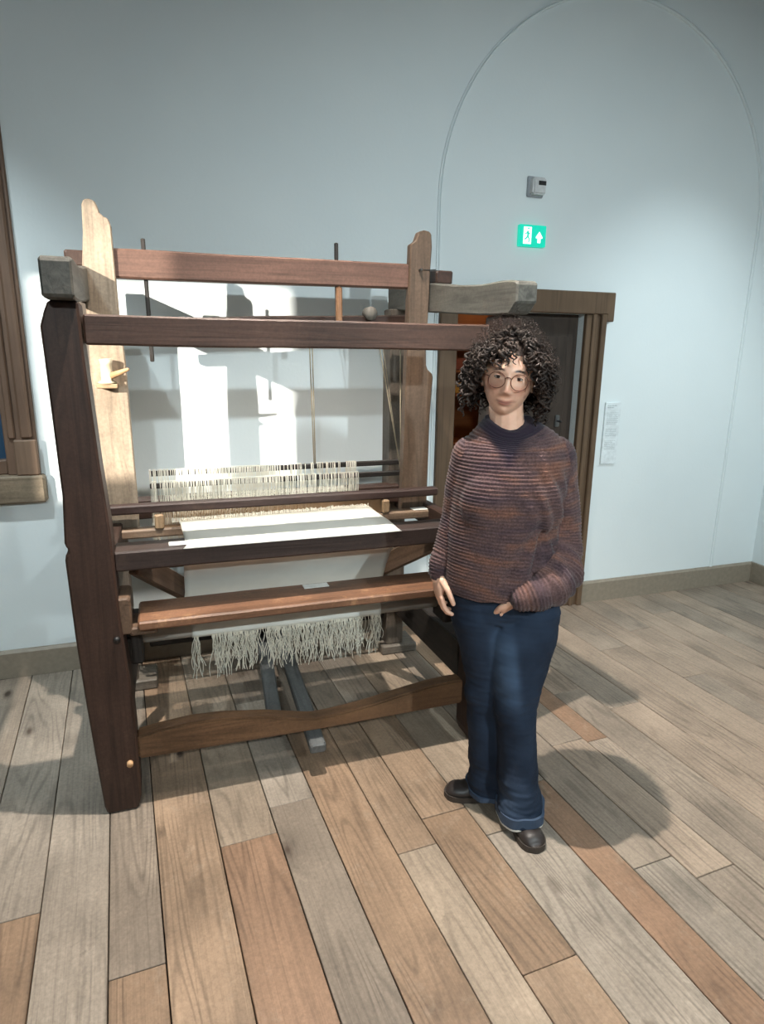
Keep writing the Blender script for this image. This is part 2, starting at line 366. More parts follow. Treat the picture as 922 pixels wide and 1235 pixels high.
# door: frame, right leaf, room beyond
def door():
    d = empty('door_1', (2.0, WY, 0)); tag(d, 'old brown wooden double door in a moulded frame', kind='structure')
    T = Matrix.Translation((-2.0, -WY, 0))
    def pr(name, poly, y0, y1, mat, col, par=d): return prism(name, poly, y0, y1, mat, par, col, .005, M=T)
    c = lin(104, 84, 66)
    pr('jamb', [(1.475, 0), (DX0, 0), (DX0, DZ), (1.475, DZ)], WY-.03, WY+WT, M['trim'], c)
    pr('jamb', [(DX1, 0), (2.53, 0), (2.53, DZ), (DX1, DZ)], WY-.03, WY+WT*.4, M['trim'], c)
    pr('jamb_moulding', [(2.445, 0), (2.475, 0), (2.475, DZ+.03), (2.445, DZ+.03)], WY-.045, WY-.03, M['trim'], c)
    pr('jamb_moulding', [(2.50, 0), (2.535, 0), (2.535, DZ), (2.50, DZ)], WY-.055, WY-.028, M['trim'], c)
    lt = pr('lintel', [(1.43, DZ-.0), (1.44, 1.95), (2.585, 1.95), (2.585, DZ-.04), (2.535, DZ-.04), (2.535, DZ)], WY-.05, WY+.1, M['trim'], c)
    dk = lin(62, 52, 45)
    lf = pr('door_leaf', [(2.0, .01), (DX1, .01), (DX1, DZ), (2.0, DZ)], WY+.05, WY+.09, M['doorw'], dk)
    for z0, z1 in ((.12, .8), (.95, 1.7)):
        pr('door_panel', [(2.07, z0), (2.34, z0), (2.34, z1), (2.07, z1)], WY+.04, WY+.05, M['doorw'], dk)
    k = box('lock_plate', 2.285-2, 2.315-2, .028, .04, 1.165, 1.235, M['metal'], d, bev=.003)
    tube('door_knob', [(2.3-2, .028, 1.2), (2.3-2, -.005, 1.2), (2.3-2, -.012, 1.2)], [.006, .008, .006], M['black'], d)
    pr('open_leaf', [(1.585, .01), (1.62, .01), (1.62, DZ-.01), (1.585, DZ-.01)], WY+.33, WY+.72, M['doorw'], lin(70, 40, 30))
door()
wm = plain('warm_wall', lin(150, 100, 62), .8)
slabs('wall_beyond', [(.9, 1.0, WY+WT, 5.6, 0, 2.6), (3.8, 3.9, WY+WT, 5.6, 0, 2.6), (.9, 3.9, 5.6, 5.7, 0, 2.6), (.9, 3.9, WY+WT, 5.7, 2.6, 2.7)], wm, label='brown walls of the room beyond the doorway', kind='structure')
light('room_lamp', 'POINT', (2.6, 4.0, 2.3), (2.6, 4.0, 0), 9, (1, .72, .42), shadow_soft_size=.1)
def cabinet():
    c = empty('bookcase', (2.1, 4.75, 0)); tag(c, 'brown wooden bookcase seen through the doorway beside the person', 'bookcase')
    cc = lin(150, 92, 52)
    timber('side_panel', (-.5, 0, 0), (-.5, 0, 2.1), .03, .3, M['trim'], c, cc, up=(0, 1, 0))
    timber('side_panel', (.6, 0, 0), (.6, 0, 2.1), .03, .3, M['trim'], c, cc, up=(0, 1, 0))
    timber('back_panel', (-.5, .16, 1.05), (.6, .16, 1.05), .02, 2.1, M['trim'], c, cc)
    for z in (.1, .5, .9, 1.275, 1.455, 1.7, 2.08): timber('shelf', (-.485, 0, z), (.585, 0, z), .3, .022, M['trim'], c, cc)
    cols = [lin(214, 176, 96), lin(196, 150, 80), lin(120, 60, 44), lin(180, 140, 90)]
    for i, (x, z) in enumerate([(.05, 1.291), (.2, 1.291), (.08, 1.471), (.24, 1.471)]):
        o = box('storage_box', 2.1+x, 2.1+x+.1, 4.63, 4.78, z, z+.085, plain('box_card', cols[i % 4], .7), bev=.004)
        tag(o, ['ochre box on the lower lit shelf beyond the doorway, nearer the door frame', 'tan box on the lower lit shelf beyond the doorway, behind the person', 'dark red box on the upper lit shelf beyond the doorway', 'beige box on the upper lit shelf beyond the doorway, behind the person'][i], 'box', 'boxes in the bookcase')
cabinet()

# window at the left edge
def window():
    w = empty('window_1', (0, WY, 0)); tag(w, 'brown wooden window with moulded frame at the left edge', kind='structure')
    c = lin(112, 88, 72)
    T = Matrix.Translation((0, -WY, 0))
    prism('window_frame', [(-.685, NZ0), (NX1+.05, NZ0), (NX1+.05, NZ1), (-.685, NZ1)], WY-.02, WY+.05, M['trim'], w, c, .004, M=T)
    prism('window_moulding', [(-.665, NZ0+.17), (-.635, NZ0+.17), (-.635, NZ1), (-.665, NZ1)], WY-.035, WY-.02, M['trim'], w, c, .006, M=T)
    prism('window_moulding', [(-.615, NZ0+.17), (-.565, NZ0+.17), (-.565, NZ1), (-.615, NZ1)], WY-.042, WY-.02, M['trim'], w, c, .01, M=T)
    prism('plinth_block', [(-.645, NZ0), (-.548, NZ0), (-.548, NZ0+.165), (-.645, NZ0+.165)], WY-.045, WY-.02, M['trim'], w, lin(128, 104, 86), .006, M=T)
    timber('bottom_rail', (NX0, .03, NZ0+.035), (-.685, .03, NZ0+.035), .06, .07, M['trim'], w, c)
    timber('side_rail', (NX0+.04, .03, NZ0), (NX0+.04, .03, NZ1), .07, .08, M['trim'], w, c)
    timber('top_rail', (NX0, .03, NZ1-.04), (-.685, .03, NZ1-.04), .06, .08, M['trim'], w, c)
    timber('glazing_bar', (-1.2, .03, NZ0+.07), (-1.2, .03, NZ1-.08), .03, .04, M['trim'], w, c)
    box('pane', NX0+.08, -.69, .04, .046, NZ0+.06, NZ1-.06, M['glass'], w)
    timber('window_sill', (NX0-.05, .06, .955), (-.53, .06, .955), .22, .13, M['wood'], w, lin(140, 124, 104), jit=.006, ch=.01, seg=24)
window()

# ------------------------------------------------------------ loom
LC = .48
def mir(poly): return [(2*LC-x, z) for x, z in reversed(poly)]
DARK, RED, GREY, MID, BLK = lin(66, 47, 39), lin(80, 57, 47), lin(94, 92, 86), lin(106, 84, 68), lin(46, 41, 38)
def build_loom():
    L = empty('loom', (LC, 2.6, 0)); tag(L, 'large old dark-brown wooden hand loom with white cloth on it', 'loom')
    OFF = Matrix.Translation((-LC, -2.6, 0))
    def loc(p): return Vector(p)-Vector((LC, 2.6, 0))
    def tb(name, p0, p1, *a, parent=L, **k): return timber(name, loc(p0), loc(p1), *a, parent=parent, **k)
    W_ = M['wood']
    post = [(-.268, .0), (-.276, .03), (-.284, .163), (-.298, .42), (-.309, .675), (-.314, .945), (-.311, .962), (-.303, .972), (-.304, .985), (-.311, .995), (-.309, 1.03), (-.302, 1.15), (-.309, 1.57), (-.311, 1.66), (-.298, 1.70), (-.284, 1.733),
            (-.204, 1.733), (-.202, 1.60), (-.187, 1.25), (-.174, 1.035), (-.169, .732), (-.155, .485), (-.151, .293), (-.153, .05), (-.168, .0)]
    prism('front_post', post, 2.155, 2.28, W_, L, DARK, .007, M=OFF)
    prism('front_post', [(x+.026, z) for x, z in mir(post)], 2.155, 2.28, W_, L, DARK, .007, M=OFF)
    for sx in (-1, 1):
        X = lambda x: LC+sx*x
        # top rail: profiled front end, rises to the back
        bm = bmesh.new(); sec = []
        prof = [(0.0, 0, 0)]
        ys = [2.06, 2.072, 2.088, 2.105, 2.16, 2.3, 2.5, 2.7, 2.9, 3.1, 3.16]
        zb = [1.770, 1.762, 1.745, 1.733, 1.733, 1.738, 1.752, 1.766, 1.783, 1.797, 1.80]
        zt = [1.835, 1.842, 1.845, 1.847, 1.85, 1.848, 1.862, 1.888, 1.902, 1.915, 1.918]
        if sx < 0: zb[:4] = [1.738, 1.733, 1.733, 1.733]
        for y, b, t_ in zip(ys, zb, zt):
            k = (y-2.06)/1.1; xi = .712-.085*k if sx > 0 else .682+.022*k; xo = xi+.083
            sec.append([bm.verts.new((y, X(xi)*1, b)), bm.verts.new((y, X(xo), b)), bm.verts.new((y, X(xo), t_)), bm.verts.new((y, X(xi), t_))])
        bm.faces.new(sec[0]); bm.faces.new(sec[-1])
        for a, b in zip(sec, sec[1:]):
            for i in range(4): bm.faces.new((a[i], a[(i+1) % 4], b[(i+1) % 4], b[i]))
        bmesh.ops.recalc_face_normals(bm, faces=bm.faces)
        bmesh.ops.bevel(bm, geom=[e for e in bm.edges if len(e.link_faces) == 2 and e.calc_face_angle(0) > .6], offset=.006, segments=1, affect='EDGES')
        P = Matrix(((0, 1, 0, 0), (1, 0, 0, 0), (0, 0, 1, 0), (0, 0, 0, 1)))
        bm_obj('top_rail', bm, W_, L, GREY, M=OFF @ P)
        # back post with foot
        bx = .652 if sx > 0 else .745; bw = .095 if sx > 0 else .17
        tb('back_post', (X(bx), 3.10, .05), (X(bx), 3.10, 1.80), bw, .11, mat=W_, color=lin(110, 100, 90), up=(0, 1, 0))
        tb('foot_block', (X(.575), 3.11, .025), (X(.775), 3.11, .025), .17, .05, mat=W_, color=lin(120, 112, 102), seg=3)
        # lower side rail
        tb('side_rail', (X(.685), 2.27, .33), (X(.672), 3.06, .32), .065, .17, mat=W_, color=BLK)
        tb('side_rail', (X(.685), 2.27, .87), (X(.665), 3.06, .87), .05, .10, mat=W_, color=DARK)
        tb('bearing_block', (X(.728), 2.71, 1.915), (X(.728), 2.80, 1.922), .08, .055, mat=W_, color=DARK, seg=2)
        # bench brackets on the inner faces of the front posts
        tb('bench_bracket', (X(.64), 2.17, .73), (X(.64), 2.31, .73), .05, .13, mat=W_, color=MID, seg=3)
        tb('bench_ledge', (X(.58), 2.17, .672), (X(.58), 2.31, .672), .09, .03, mat=W_, color=MID, seg=3)
        # roller bracket
        tb('roller_bracket', (X(.618), 2.36, .49), (X(.618), 2.36, .66), .05, .12, mat=W_, color=BLK, up=(0, 1, 0), seg=3)
        tb('bracket_arm', (X(.648), 2.285, .56), (X(.648), 2.42, .56), .03, .08, mat=W_, color=BLK, seg=2)
        # diagonal brace under the breast beam
        tb('brace', (X(.60), 2.33, .87), (X(.44), 2.75, .60), .035, .09, mat=W_, color=MID, up=(0, 0, 1), seg=6)
        # pegs
        for z, x in ((.19, .66), (.66, .665)):
            tube('peg', [loc((X(x), 2.16, z)), loc((X(x), 2.142, z))], .011, M['peg'] if z < .5 else M['black'], L, n=10)
    # front crossbeam at the top, breast beam, wavy foot stretcher
    tb('top_crossbeam', (-.198, 2.215, 1.653), (1.158, 2.215, 1.653), .085, .092, mat=W_, color=RED, seg=16, jit=.004)
    tb('breast_beam', (-.175, 2.25, .915), (1.137, 2.25, .915), .12, .068, mat=W_, color=lin(62, 49, 45), seg=16)
    top = [(-.152, .277), (-.08, .287), (.03, .297), (.14, .293), (.236, .279), (.30, .270), (.359, .256), (.43, .238), (.486, .228), (.55, .229), (.63, .236), (.72, .246), (.84, .266), (.967, .284), (1.05, .289), (1.112, .289)]
    poly = [(1.112, .183), (.8, .18), (.5, .178), (.2, .182), (-.152, .187)]+top
    bm = bmesh.new(); y0, y1 = 2.17, 2.235
    a = [bm.verts.new((x, y0, z)) for x, z in poly]; b = [bm.verts.new((x, y1, z)) for x, z in poly]; n = len(poly)
    bm.faces.new(a); bm.faces.new(list(reversed(b)))
    for i in range(n): bm.faces.new((a[i], b[i], b[(i+1) % n], a[(i+1) % n]))
    bmesh.ops.recalc_face_normals(bm, faces=bm.faces)
    bmesh.ops.bevel(bm, geom=[e for e in bm.edges if len(e.link_faces) == 2 and e.calc_face_angle(0) > .8], offset=.007, segments=2, affect='EDGES')
    bm_obj('foot_stretcher', bm, W_, L, lin(114, 84, 60), M=OFF)
    # back beams
    tb('back_stretcher', (-.12, 3.10, .25), (1.08, 3.10, .25), .07, .10, mat=W_, color=BLK)
    tb('back_beam', (-.17, 3.04, .90), (1.13, 3.04, .90), .09, .09, mat=W_, color=DARK)
    tb('harness_bar', (-.18, 2.93, 1.69), (1.135, 2.93, 1.742), .045, .05, mat=W_, color=DARK, seg=20, jit=.008)
    lathe('pulley', [(.004, -.02), (.03, -.02), (.024, -.004), (.024, .004), (.03, .02), (.004, .02)], plain('pulley_wood', lin(112, 106, 98), .7), L, M=Matrix.Translation(loc((.93, 2.9, 1.765))) @ Matrix.Rotation(math.pi/2, 4, 'X'))
    # beater: swords, rocker beam, hand cap, reed, lower bar
    B = empty('beater', parent=L)
    sw = [(-.222, .885), (-.232, 1.02), (-.237, 1.455), (-.231, 1.7), (-.229, 1.897), (-.217, 2.0), (-.213, 2.095), (-.206, 2.112), (-.189, 2.116), (-.170, 2.11), (-.162, 2.095), (-.156, 2.072), (-.143, 2.06), (-.128, 2.053), (-.121, 2.03), (-.118, 1.73), (-.109, 1.54), (-.106, 1.03), (-.108, .885)]
    prism('sword', sw, 2.70, 2.745, W_, B, lin(158, 141, 122), .004, M=OFF)
    sr = [(1.026, .885), (1.151, .885), (1.155, 1.32), (1.164, 1.49), (1.16, 1.505), (1.138, 1.525), (1.130, 1.545), (1.128, 1.6), (1.134, 1.77), (1.137, 1.93), (1.142, 2.03), (1.138, 2.08), (1.13, 2.092), (1.104, 2.096), (1.082, 2.09), (1.074, 2.07), (1.068, 2.053), (1.058, 2.046), (1.045, 2.038), (1.04, 1.73)]
    prism('sword', sr, 2.70, 2.745, W_, B, lin(106, 86, 70), .004, M=OFF)
    tb('rocker_beam', (-.13, 2.745, 1.905), (1.05, 2.745, 1.912), .055, .102, mat=W_, color=lin(106, 78, 66), parent=B, seg=16, jit=.004)
    tb('hand_cap', (-.235, 2.655, .985), (1.178, 2.655, .983), .05, .036, mat=W_, color=lin(66, 50, 46), parent=B, seg=14)
    tb('lower_bar', (-.235, 2.66, .886), (1.205, 2.66, .884), .06, .036, mat=W_, color=lin(134, 110, 90), parent=B, seg=12)
    for x in (-.03, .925): tb('reed_stop', (x, 2.64, .902), (x, 2.64, .962), .035, .03, mat=W_, color=lin(170, 140, 108), parent=B, up=(0, 1, 0), seg=2)
    r = Merge()
    for i in range(190):
        x = -.02+.93*i/189
        v = [loc((x+dx, 2.655+dy, z)) for z in (.90, .97) for dx, dy in ((-.0011, -.006), (.0011, -.006), (.0011, .006), (-.0011, .006))]
        r.add(v, [(0, 1, 5, 4), (1, 2, 6, 5), (2, 3, 7, 6), (3, 0, 4, 7)])
    tag(r.build('reed', M['peg'], B), kind='stuff')
    for x in (-.012, .738):
        z0 = 1.55 if x < 0 else 1.72
        tb('hanging_rod', (x, 2.745, z0), (x-.004, 2.745, 2.0 if x < 0 else 2.03), .016, .012, mat=W_, color=BLK, parent=B, ch=.003, seg=4)
    tb('rod_hook', (.742, 2.73, 1.70), (.740, 2.73, 1.86), .026, .02, mat=W_, color=lin(150, 110, 80), parent=B, seg=4)
    tube('nail', [loc((1.088, 2.702, 1.937)), loc((1.088, 2.68, 1.937))], .006, M['metal'], B)
    tube('tie_wire', [loc((1.088, 2.684, 1.937)), loc((1.13, 2.69, 1.938)), loc((1.17, 2.72, 1.945))], .0022, M['black'], B, n=5)
    # lamp cup on the left sword
    lathe('lamp_cup', [(.03, 0), (.034, .006), (.02, .012), (.02, .07), (.024, .09), (.018, .092), (.016, .06), (.003, .055)], plain('cup_wood', lin(200, 190, 165), .6), L, M=Matrix.Translation(loc((-.177, 2.665, 1.47))))
    tb('lamp_ledge', (-.215, 2.67, 1.462), (-.14, 2.67, 1.462), .065, .016, mat=W_, color=lin(170, 140, 110), seg=2, ch=.003)
    tube('slanted_peg', [loc((-.16, 2.66, 1.50)), loc((-.13, 2.635, 1.512)), loc((-.098, 2.61, 1.525))], [.012, .010, .006], M['peg'], L, n=10)
    # heddle bars and heddles, warp
    for z, y in ((1.08, 2.89), (1.03, 2.87)):
        tb('heddle_bar', (-.06, y, z), (1.095, y, z+.004), .014, .024, mat=W_, color=BLK, ch=.004)
        tb('heddle_bar', (-.06, y, z-.36), (1.095, y, z-.356), .014, .022, mat=W_, color=BLK, ch=.004)
    h = Merge()
    for i in range(340):
        x = -.06+.925*i/339+random.uniform(-.002, .002)
        if x > .50 and random.random() < .35 or x < .05 and random.random() < .15: continue
        y = 2.88+(-.01 if i % 2 else .01); top_ = 1.098 if i % 2 == 0 else 1.05
        pts = [loc((x, y-.012, top_-.36)), loc((x+random.uniform(-.003, .003), y-.004, .93)), loc((x, y-.012, top_-.03)), loc((x, y-.009, top_)), loc((x, y+.004, top_)), loc((x, y+.006, top_-.05))]
        h.tube(pts, .0018, n=3, cap=False)
    tag(h.build('heddles', M['thread'], L), kind='stuff')
    wv = Merge()
    for i in range(210):
        x = .02+.82*i/209
        wv.tube([loc((x, 3.04, .948)), loc((x, 2.89, .945+(.012 if i % 2 else -.012))), loc((x, 2.66, .938)), loc((x, 2.56, .944))], .0011, n=3, cap=False)
    tag(wv.build('warp_threads', M['thread'], L), kind='stuff')
    # woven cloth over the breast beam, down to the roller
    path = [(2.585, .943), (2.5, .947), (2.42, .95), (2.32, .955), (2.24, .9535), (2.20, .9525), (2.1875, .945), (2.186, .915), (2.19, .885), (2.205, .874), (2.25, .868), (2.30, .84), (2.36, .76), (2.40, .69), (2.425, .62), (2.42, .585)]
    v = []; f = []; nx = 41
    for j, (y, z) in enumerate(path):
        for i in range(nx):
            s = i/(nx-1); x0, x1 = .045, .835
            if j < 6: q = j/5; x0 = .045+.012*q; x1 = .835-.012*q
            w = noise.noise(Vector((s*7, j*.7, 3)))
            yy = y+(w*.006+(.03*(s-.5)) if j == 0 else 0)
            zz = z+(abs(w)*.004 if 0 < j < 4 else 0)
            v.append(loc((x0+(x1-x0)*s, yy, zz)))
    for j in range(len(path)-1):
        if j in (6, 7, 8): pass
        for i in range(nx-1): a = j*nx+i; f.append((a, a+1, a+nx+1, a+nx))
    # front of breast beam stays bare wood: the cloth passes behind it through the slot
    keep = []
    for q in f:
        j = q[0]//nx
        keep.append(q) if j not in (6, 7, 8, 9) else None
    c = mobj('woven_cloth', v, keep, M['cloth'], L, smooth=True)
    md = c.modifiers.new('thick', 'SOLIDIFY'); md.thickness = .002; md.offset = 1
    fr = Merge()
    for i in range(150):
        x = .05+.78*i/149+random.uniform(-.002, .002); y = 2.585+.03*((x-.05)/.78-.5)
        fr.tube([loc((x, y-.01, .946)), loc((x+random.uniform(-.006, .006), y+.012, .95+random.uniform(0, .008))), loc((x+random.uniform(-.01, .01), y+.03, .945))], .0013, n=3, cap=False)
    tag(fr.build('cloth_fringe', M['thread'], L), kind='stuff')
    # cloth roller with wound cloth, band and tassels
    tube('cloth_roller', [loc((-.15, 2.40, .565)), loc((1.115, 2.40, .565))], .036, M['rollerw'], L, n=20)
    tube('wound_cloth', [loc((.06, 2.40, .565)), loc((.815, 2.40, .565))], .040, M['cloth'], L, n=24)
    v = []; f = []
    rows = [(2.385, .606), (2.366, .594), (2.358, .575), (2.356, .556), (2.357, .545)]
    for j, (y, z) in enumerate(rows):
        for i in range(61):
            s = i/60; w = noise.noise(Vector((s*9, j*.3, 1)))*.004
            v.append(loc((.062+.75*s, y-.004+w, z)))
    for j in range(4):
        for i in range(60): a = j*61+i; f.append((a, a+1, a+62, a+61))
    cb = mobj('hanging_hem', v, f, M['cloth'], L, smooth=True); md = cb.modifiers.new('t', 'SOLIDIFY'); md.thickness = .0025
    ta = Merge()
    for i in range(380):
        x = .065+.745*i/379+random.uniform(-.003, .003); ln = random.uniform(.08, .17); k = random.uniform(-.018, .018)
        if noise.noise(Vector((x*14, 0, 0))) < -.22 and random.random() < .8: continue
        pts = [loc((x, 2.352, .552)), loc((x, 2.35, .538))]
        ph = random.uniform(0, 6)
        for q in range(1, 7):
            s = q/6; pts.append(loc((x+k*s+.007*math.sin(ph+s*6), 2.35+.008*math.sin(ph*2+s*5), .538-ln*s)))
        ta.tube(pts, .0014, n=4, cap=False)
    tag(ta.build('tassels', M['thread'], L), kind='stuff')
    # treadles
    tc = lin(98, 100, 100)
    tb('treadle', (.372, 2.43, .095), (.43, 3.12, .16), .062, .04, mat=W_, color=tc, seg=5)
    tb('treadle', (.49, 2.13, .12), (.515, 3.12, .17), .062, .04, mat=W_, color=tc, seg=5)
    # strings
    def s(a, b, rr=.003): tube('string', [loc(a), loc(b)], rr, M['rope'], L, n=5)
    s((.655, 2.93, 1.74), (.664, 2.90, 1.085)); s((.668, 2.93, 1.74), (.67, 2.90, 1.085))
    s((.965, 2.93, 1.74), (1.085, 2.88, 1.05)); s((1.09, 2.93, 1.74), (1.085, 2.88, 1.05)); s((.985, 2.93, 1.74), (1.08, 2.89, 1.085), .002)
    return L
M['rollerw'] = wood('roller_wood', .35, .3, 26, spec=.6)
loom = build_loom()
for o in loom.children:
    if o.name.startswith('cloth_roller'): o.color = lin(196, 188, 178)

bn = timber('weaving_bench', (-.115, 2.225, .706), (1.045, 2.225, .706), .2, .032, M['bench'], None, lin(126, 90, 68), seg=12)
tag(bn, 'worn reddish-brown plank bench resting between the loom posts', 'bench')
def card(x0, x1, y0, y1, z, rz, label):
    o = box('paper_card', x0, x1, y0, y1, z, z+.0015, M['card'])
    tag(o, label, 'card'); return o
card(.475, .572, 2.268, 2.31, .7235, 0, 'small white card lying on the reddish-brown bench')
o = card(.0, .095, 2.215, 2.26, .9505, 0, 'small white card on the left end of the breast beam'); 
o = card(1.06, 1.15, 2.635, 2.68, .9035, 0, 'small white card on the loom bar next to the person')

# ------------------------------------------------------------ things on the wall
def exit_sign():
    x0, x1, z0, z1 = 1.93, 2.095, 2.172, 2.283
    e = empty('exit_sign', ((x0+x1)/2, WY, z0)); tag(e, 'lit green emergency exit sign with white door and arrow', 'sign')
    g = plain('sign_green', lin(0, 150, 125), .4, emit=lin(20, 205, 175), es=.9); wmt = plain('sign_white', (1, 1, 1, 1), .4, emit=(.9, 1, .95, 1), es=1.1)
    w = x1-x0; h = z1-z0
    box('sign_case', -w/2, w/2, -.03, -.001, 0, h, g, e, bev=.003)
    box('door_symbol', -w/2+.022, -w/2+.07, -.033, -.029, .012, h-.012, wmt, e)
    # running figure on the door symbol
    fg = Merge()
    X = -w/2+.046; y = -.034
    fg.tube([(X, y, .078), (X+.002, y, .06), (X, y, .048)], .006, n=6); fg.tube([(X+.003, y, .088), (X+.003, y, .094)], .006, n=6)
    fg.tube([(X, y, .05), (X+.012, y, .036), (X+.008, y, .02)], .004, n=5); fg.tube([(X, y, .05), (X-.012, y, .036), (X-.018, y, .036)], .004, n=5)
    fg.tube([(X-.014, y, .062), (X, y, .072), (X+.014, y, .062)], .0035, n=5)
    fg.build('running_figure', g, e)
    a = [(-.02, .05), (.0, .078), (.02, .05), (.02, .044), (.009, .044), (.009, .02), (-.009, .02), (-.009, .044), (-.02, .044)]
    v = [(x+.038, -.033, z) for x, z in a]+[(x+.038, -.029, z) for x, z in a]; n = len(a)
    mobj('arrow_symbol', v, [tuple(range(n)), tuple(reversed(range(n, 2*n)))]+[(i, i+n, (i+1) % n+n, (i+1) % n) for i in range(n)], wmt, e)
exit_sign()
def detector():
    e = empty('motion_detector', (2.02, WY, 2.435)); tag(e, 'small white box with a dark slot above the exit sign', 'detector')
    wm_ = plain('white_plastic', lin(205, 205, 205), .5)
    box('housing', -.035, .045, -.05, -.001, 0, .085, wm_, e, bev=.008)
    box('slot', -.005, .04, -.053, -.049, .045, .066, M['black'], e)
    box('back_plate', -.05, .05, -.012, -.001, -.01, .095, plain('grey_plastic', lin(150, 155, 160), .5), e, bev=.004)
detector()
def panel():
    x0, x1, z0, z1 = 2.613, 2.728, .925, 1.31
    e = empty('text_panel', ((x0+x1)/2, WY, z0)); tag(e, 'narrow white text panel on the wall right of the door', 'sign')
    w = x1-x0; h = z1-z0
    box('panel_board', -w/2, w/2, -.012, -.001, 0, h, plain('panel_white', lin(225, 232, 234), .7), e, bev=.001)
    ink = plain('grey_ink', lin(186, 195, 197), .8)
    rows = [(h-.022, .07, .006), (h-.034, .05, .006)]+[(h-.065-.0085*i, .085-.012*(i % 3 == 2), .003) for i in range(9)]+[(h-.165-.0085*i, .08-.02*(i % 4 == 3), .003) for i in range(6)]+[(h-.24-.0085*i, .08-.015*(i % 3 == 1), .003) for i in range(7)]
    t = Merge()
    for z, ln, th in rows:
        # broken word-like runs
        x = -w/2+.014; end = x+ln
        while x < end:
            q = min(random.uniform(.006, .018), end-x); 
            t.add([(x, -.0124, z), (x+q, -.0124, z), (x+q, -.0124, z+th), (x, -.0124, z+th)], [(0, 1, 2, 3)]); x += q+.003
    tag(t.build('printed_text', ink, e), kind='stuff')
panel()
# ------------------------------------------------------------ person
def capsule_vf(p, q, r0, r1, n=14, sx=1.0, m=5):
    """tapered capsule"""
    p, q = Vector(p), Vector(q); ax = (q-p); L = ax.length; t = ax.normalized()
    pts = []; rad = []
    for i in range(m): a = math.pi/2*(1-i/m); pts.append(p-t*r0*math.sin(a)); rad.append(max(r0*math.cos(a), 1e-4))
    for i in range(6): s = i/5; pts.append(p+ax*s); rad.append(r0+(r1-r0)*s)
    for i in range(1, m+1): a = math.pi/2*i/m; pts.append(q+t*r1*math.sin(a)); rad.append(max(r1*math.cos(a), 1e-4))
    return tube_vf(pts, rad, n)
def ellip_vf(c, r, n=20, m=14, rot=None):
    v = []; f = []
    for i in range(m+1):
        th = math.pi*i/m
        for k in range(n):
            a = 2*math.pi*k/n; q = Vector((r[0]*math.sin(th)*math.cos(a), r[1]*math.sin(th)*math.sin(a), r[2]*math.cos(th)))
            if rot: q = rot @ q
            v.append(Vector(c)+q)
    for i in range(m):
        for k in range(n): f.append((i*n+k, (i+1)*n+k, (i+1)*n+(k+1) % n, i*n+(k+1) % n))
    return v, f
def loft_vf(secs, n=40, sub=4, pw=2.0):
    """secs: (z, cx, cy, rx, ry); smooth (catmull) interpolation, closed ends"""
    A = np.array(secs, float); out = []
    for i in range(len(A)-1):
        p0, p1, p2, p3 = A[max(i-1, 0)], A[i], A[i+1], A[min(i+2, len(A)-1)]
        for s in range(sub):
            t = s/sub
            out.append(.5*((2*p1)+(-p0+p2)*t+(2*p0-5*p1+4*p2-p3)*t*t+(-p0+3*p1-3*p2+p3)*t**3))
    out.append(A[-1])
    v = []; f = []
    for z, cx, cy, rx, ry in out:
        for k in range(n):
            a = 2*math.pi*k/n; c, s_ = math.cos(a), math.sin(a)
            v.append((cx+rx*math.copysign(abs(c)**(2/pw), c), cy+ry*math.copysign(abs(s_)**(2/pw), s_), z))
    m = len(out)
    for i in range(m-1):
        for k in range(n): f.append((i*n+k, i*n+(k+1) % n, (i+1)*n+(k+1) % n, (i+1)*n+k))
    f.append(tuple(reversed(range(n)))); f.append(tuple(range((m-1)*n, m*n)))
    return v, f
def remesh(mg, voxel, smooth_it=3, fac=.5):
    me = bpy.data.meshes.new('tmp'); me.from_pydata([tuple(p) for p in mg.v], [], mg.f); me.update()
    o = bpy.data.objects.new('tmp', me); COL.objects.link(o)
    md = o.modifiers.new('r', 'REMESH'); md.mode = 'VOXEL'; md.voxel_size = voxel; md.adaptivity = 0
    if smooth_it: sm = o.modifiers.new('s', 'SMOOTH'); sm.factor = fac; sm.iterations = smooth_it
    dg = bpy.context.evaluated_depsgraph_get(); ev = o.evaluated_get(dg)
    r = bpy.data.meshes.new_from_object(ev)
    bpy.data.objects.remove(o); bpy.data.meshes.remove(me)
    return r
def verts(me):
    a = np.empty(len(me.vertices)*3, np.float32); me.vertices.foreach_get('co', a); return a.reshape(-1, 3).astype(float)
def setverts(me, a): me.vertices.foreach_set('co', a.astype(np.float32).ravel()); me.update()
def normals(me):
    a = np.empty(len(me.vertices)*3, np.float32); me.vertices.foreach_get('normal', a); return a.reshape(-1, 3).astype(float)
def attr(me, name, val):
    at = me.attributes.new(name, 'FLOAT', 'POINT'); at.data.foreach_set('value', np.asarray(val, np.float32))
def smooth_shade(me): me.polygons.foreach_set('use_smooth', [True]*len(me.polygons))
def segdist(P, a, b, r0, r1):
    a, b = np.array(a), np.array(b); ab = b-a; t = np.clip(((P-a)@ab)/(ab@ab), 0, 1)
    d = np.linalg.norm(P-(a+t[:, None]*ab), axis=1)-(r0+(r1-r0)*t)
    return d, t
# several sines of position give cheap folds
def folds(P, seed, sc):
    rs = np.random.RandomState(seed); out = np.zeros(len(P))
    for i in range(7):
        k = rs.normal(size=3)*sc; out += np.sin(P@k+rs.uniform(0, 6))
    return out/7

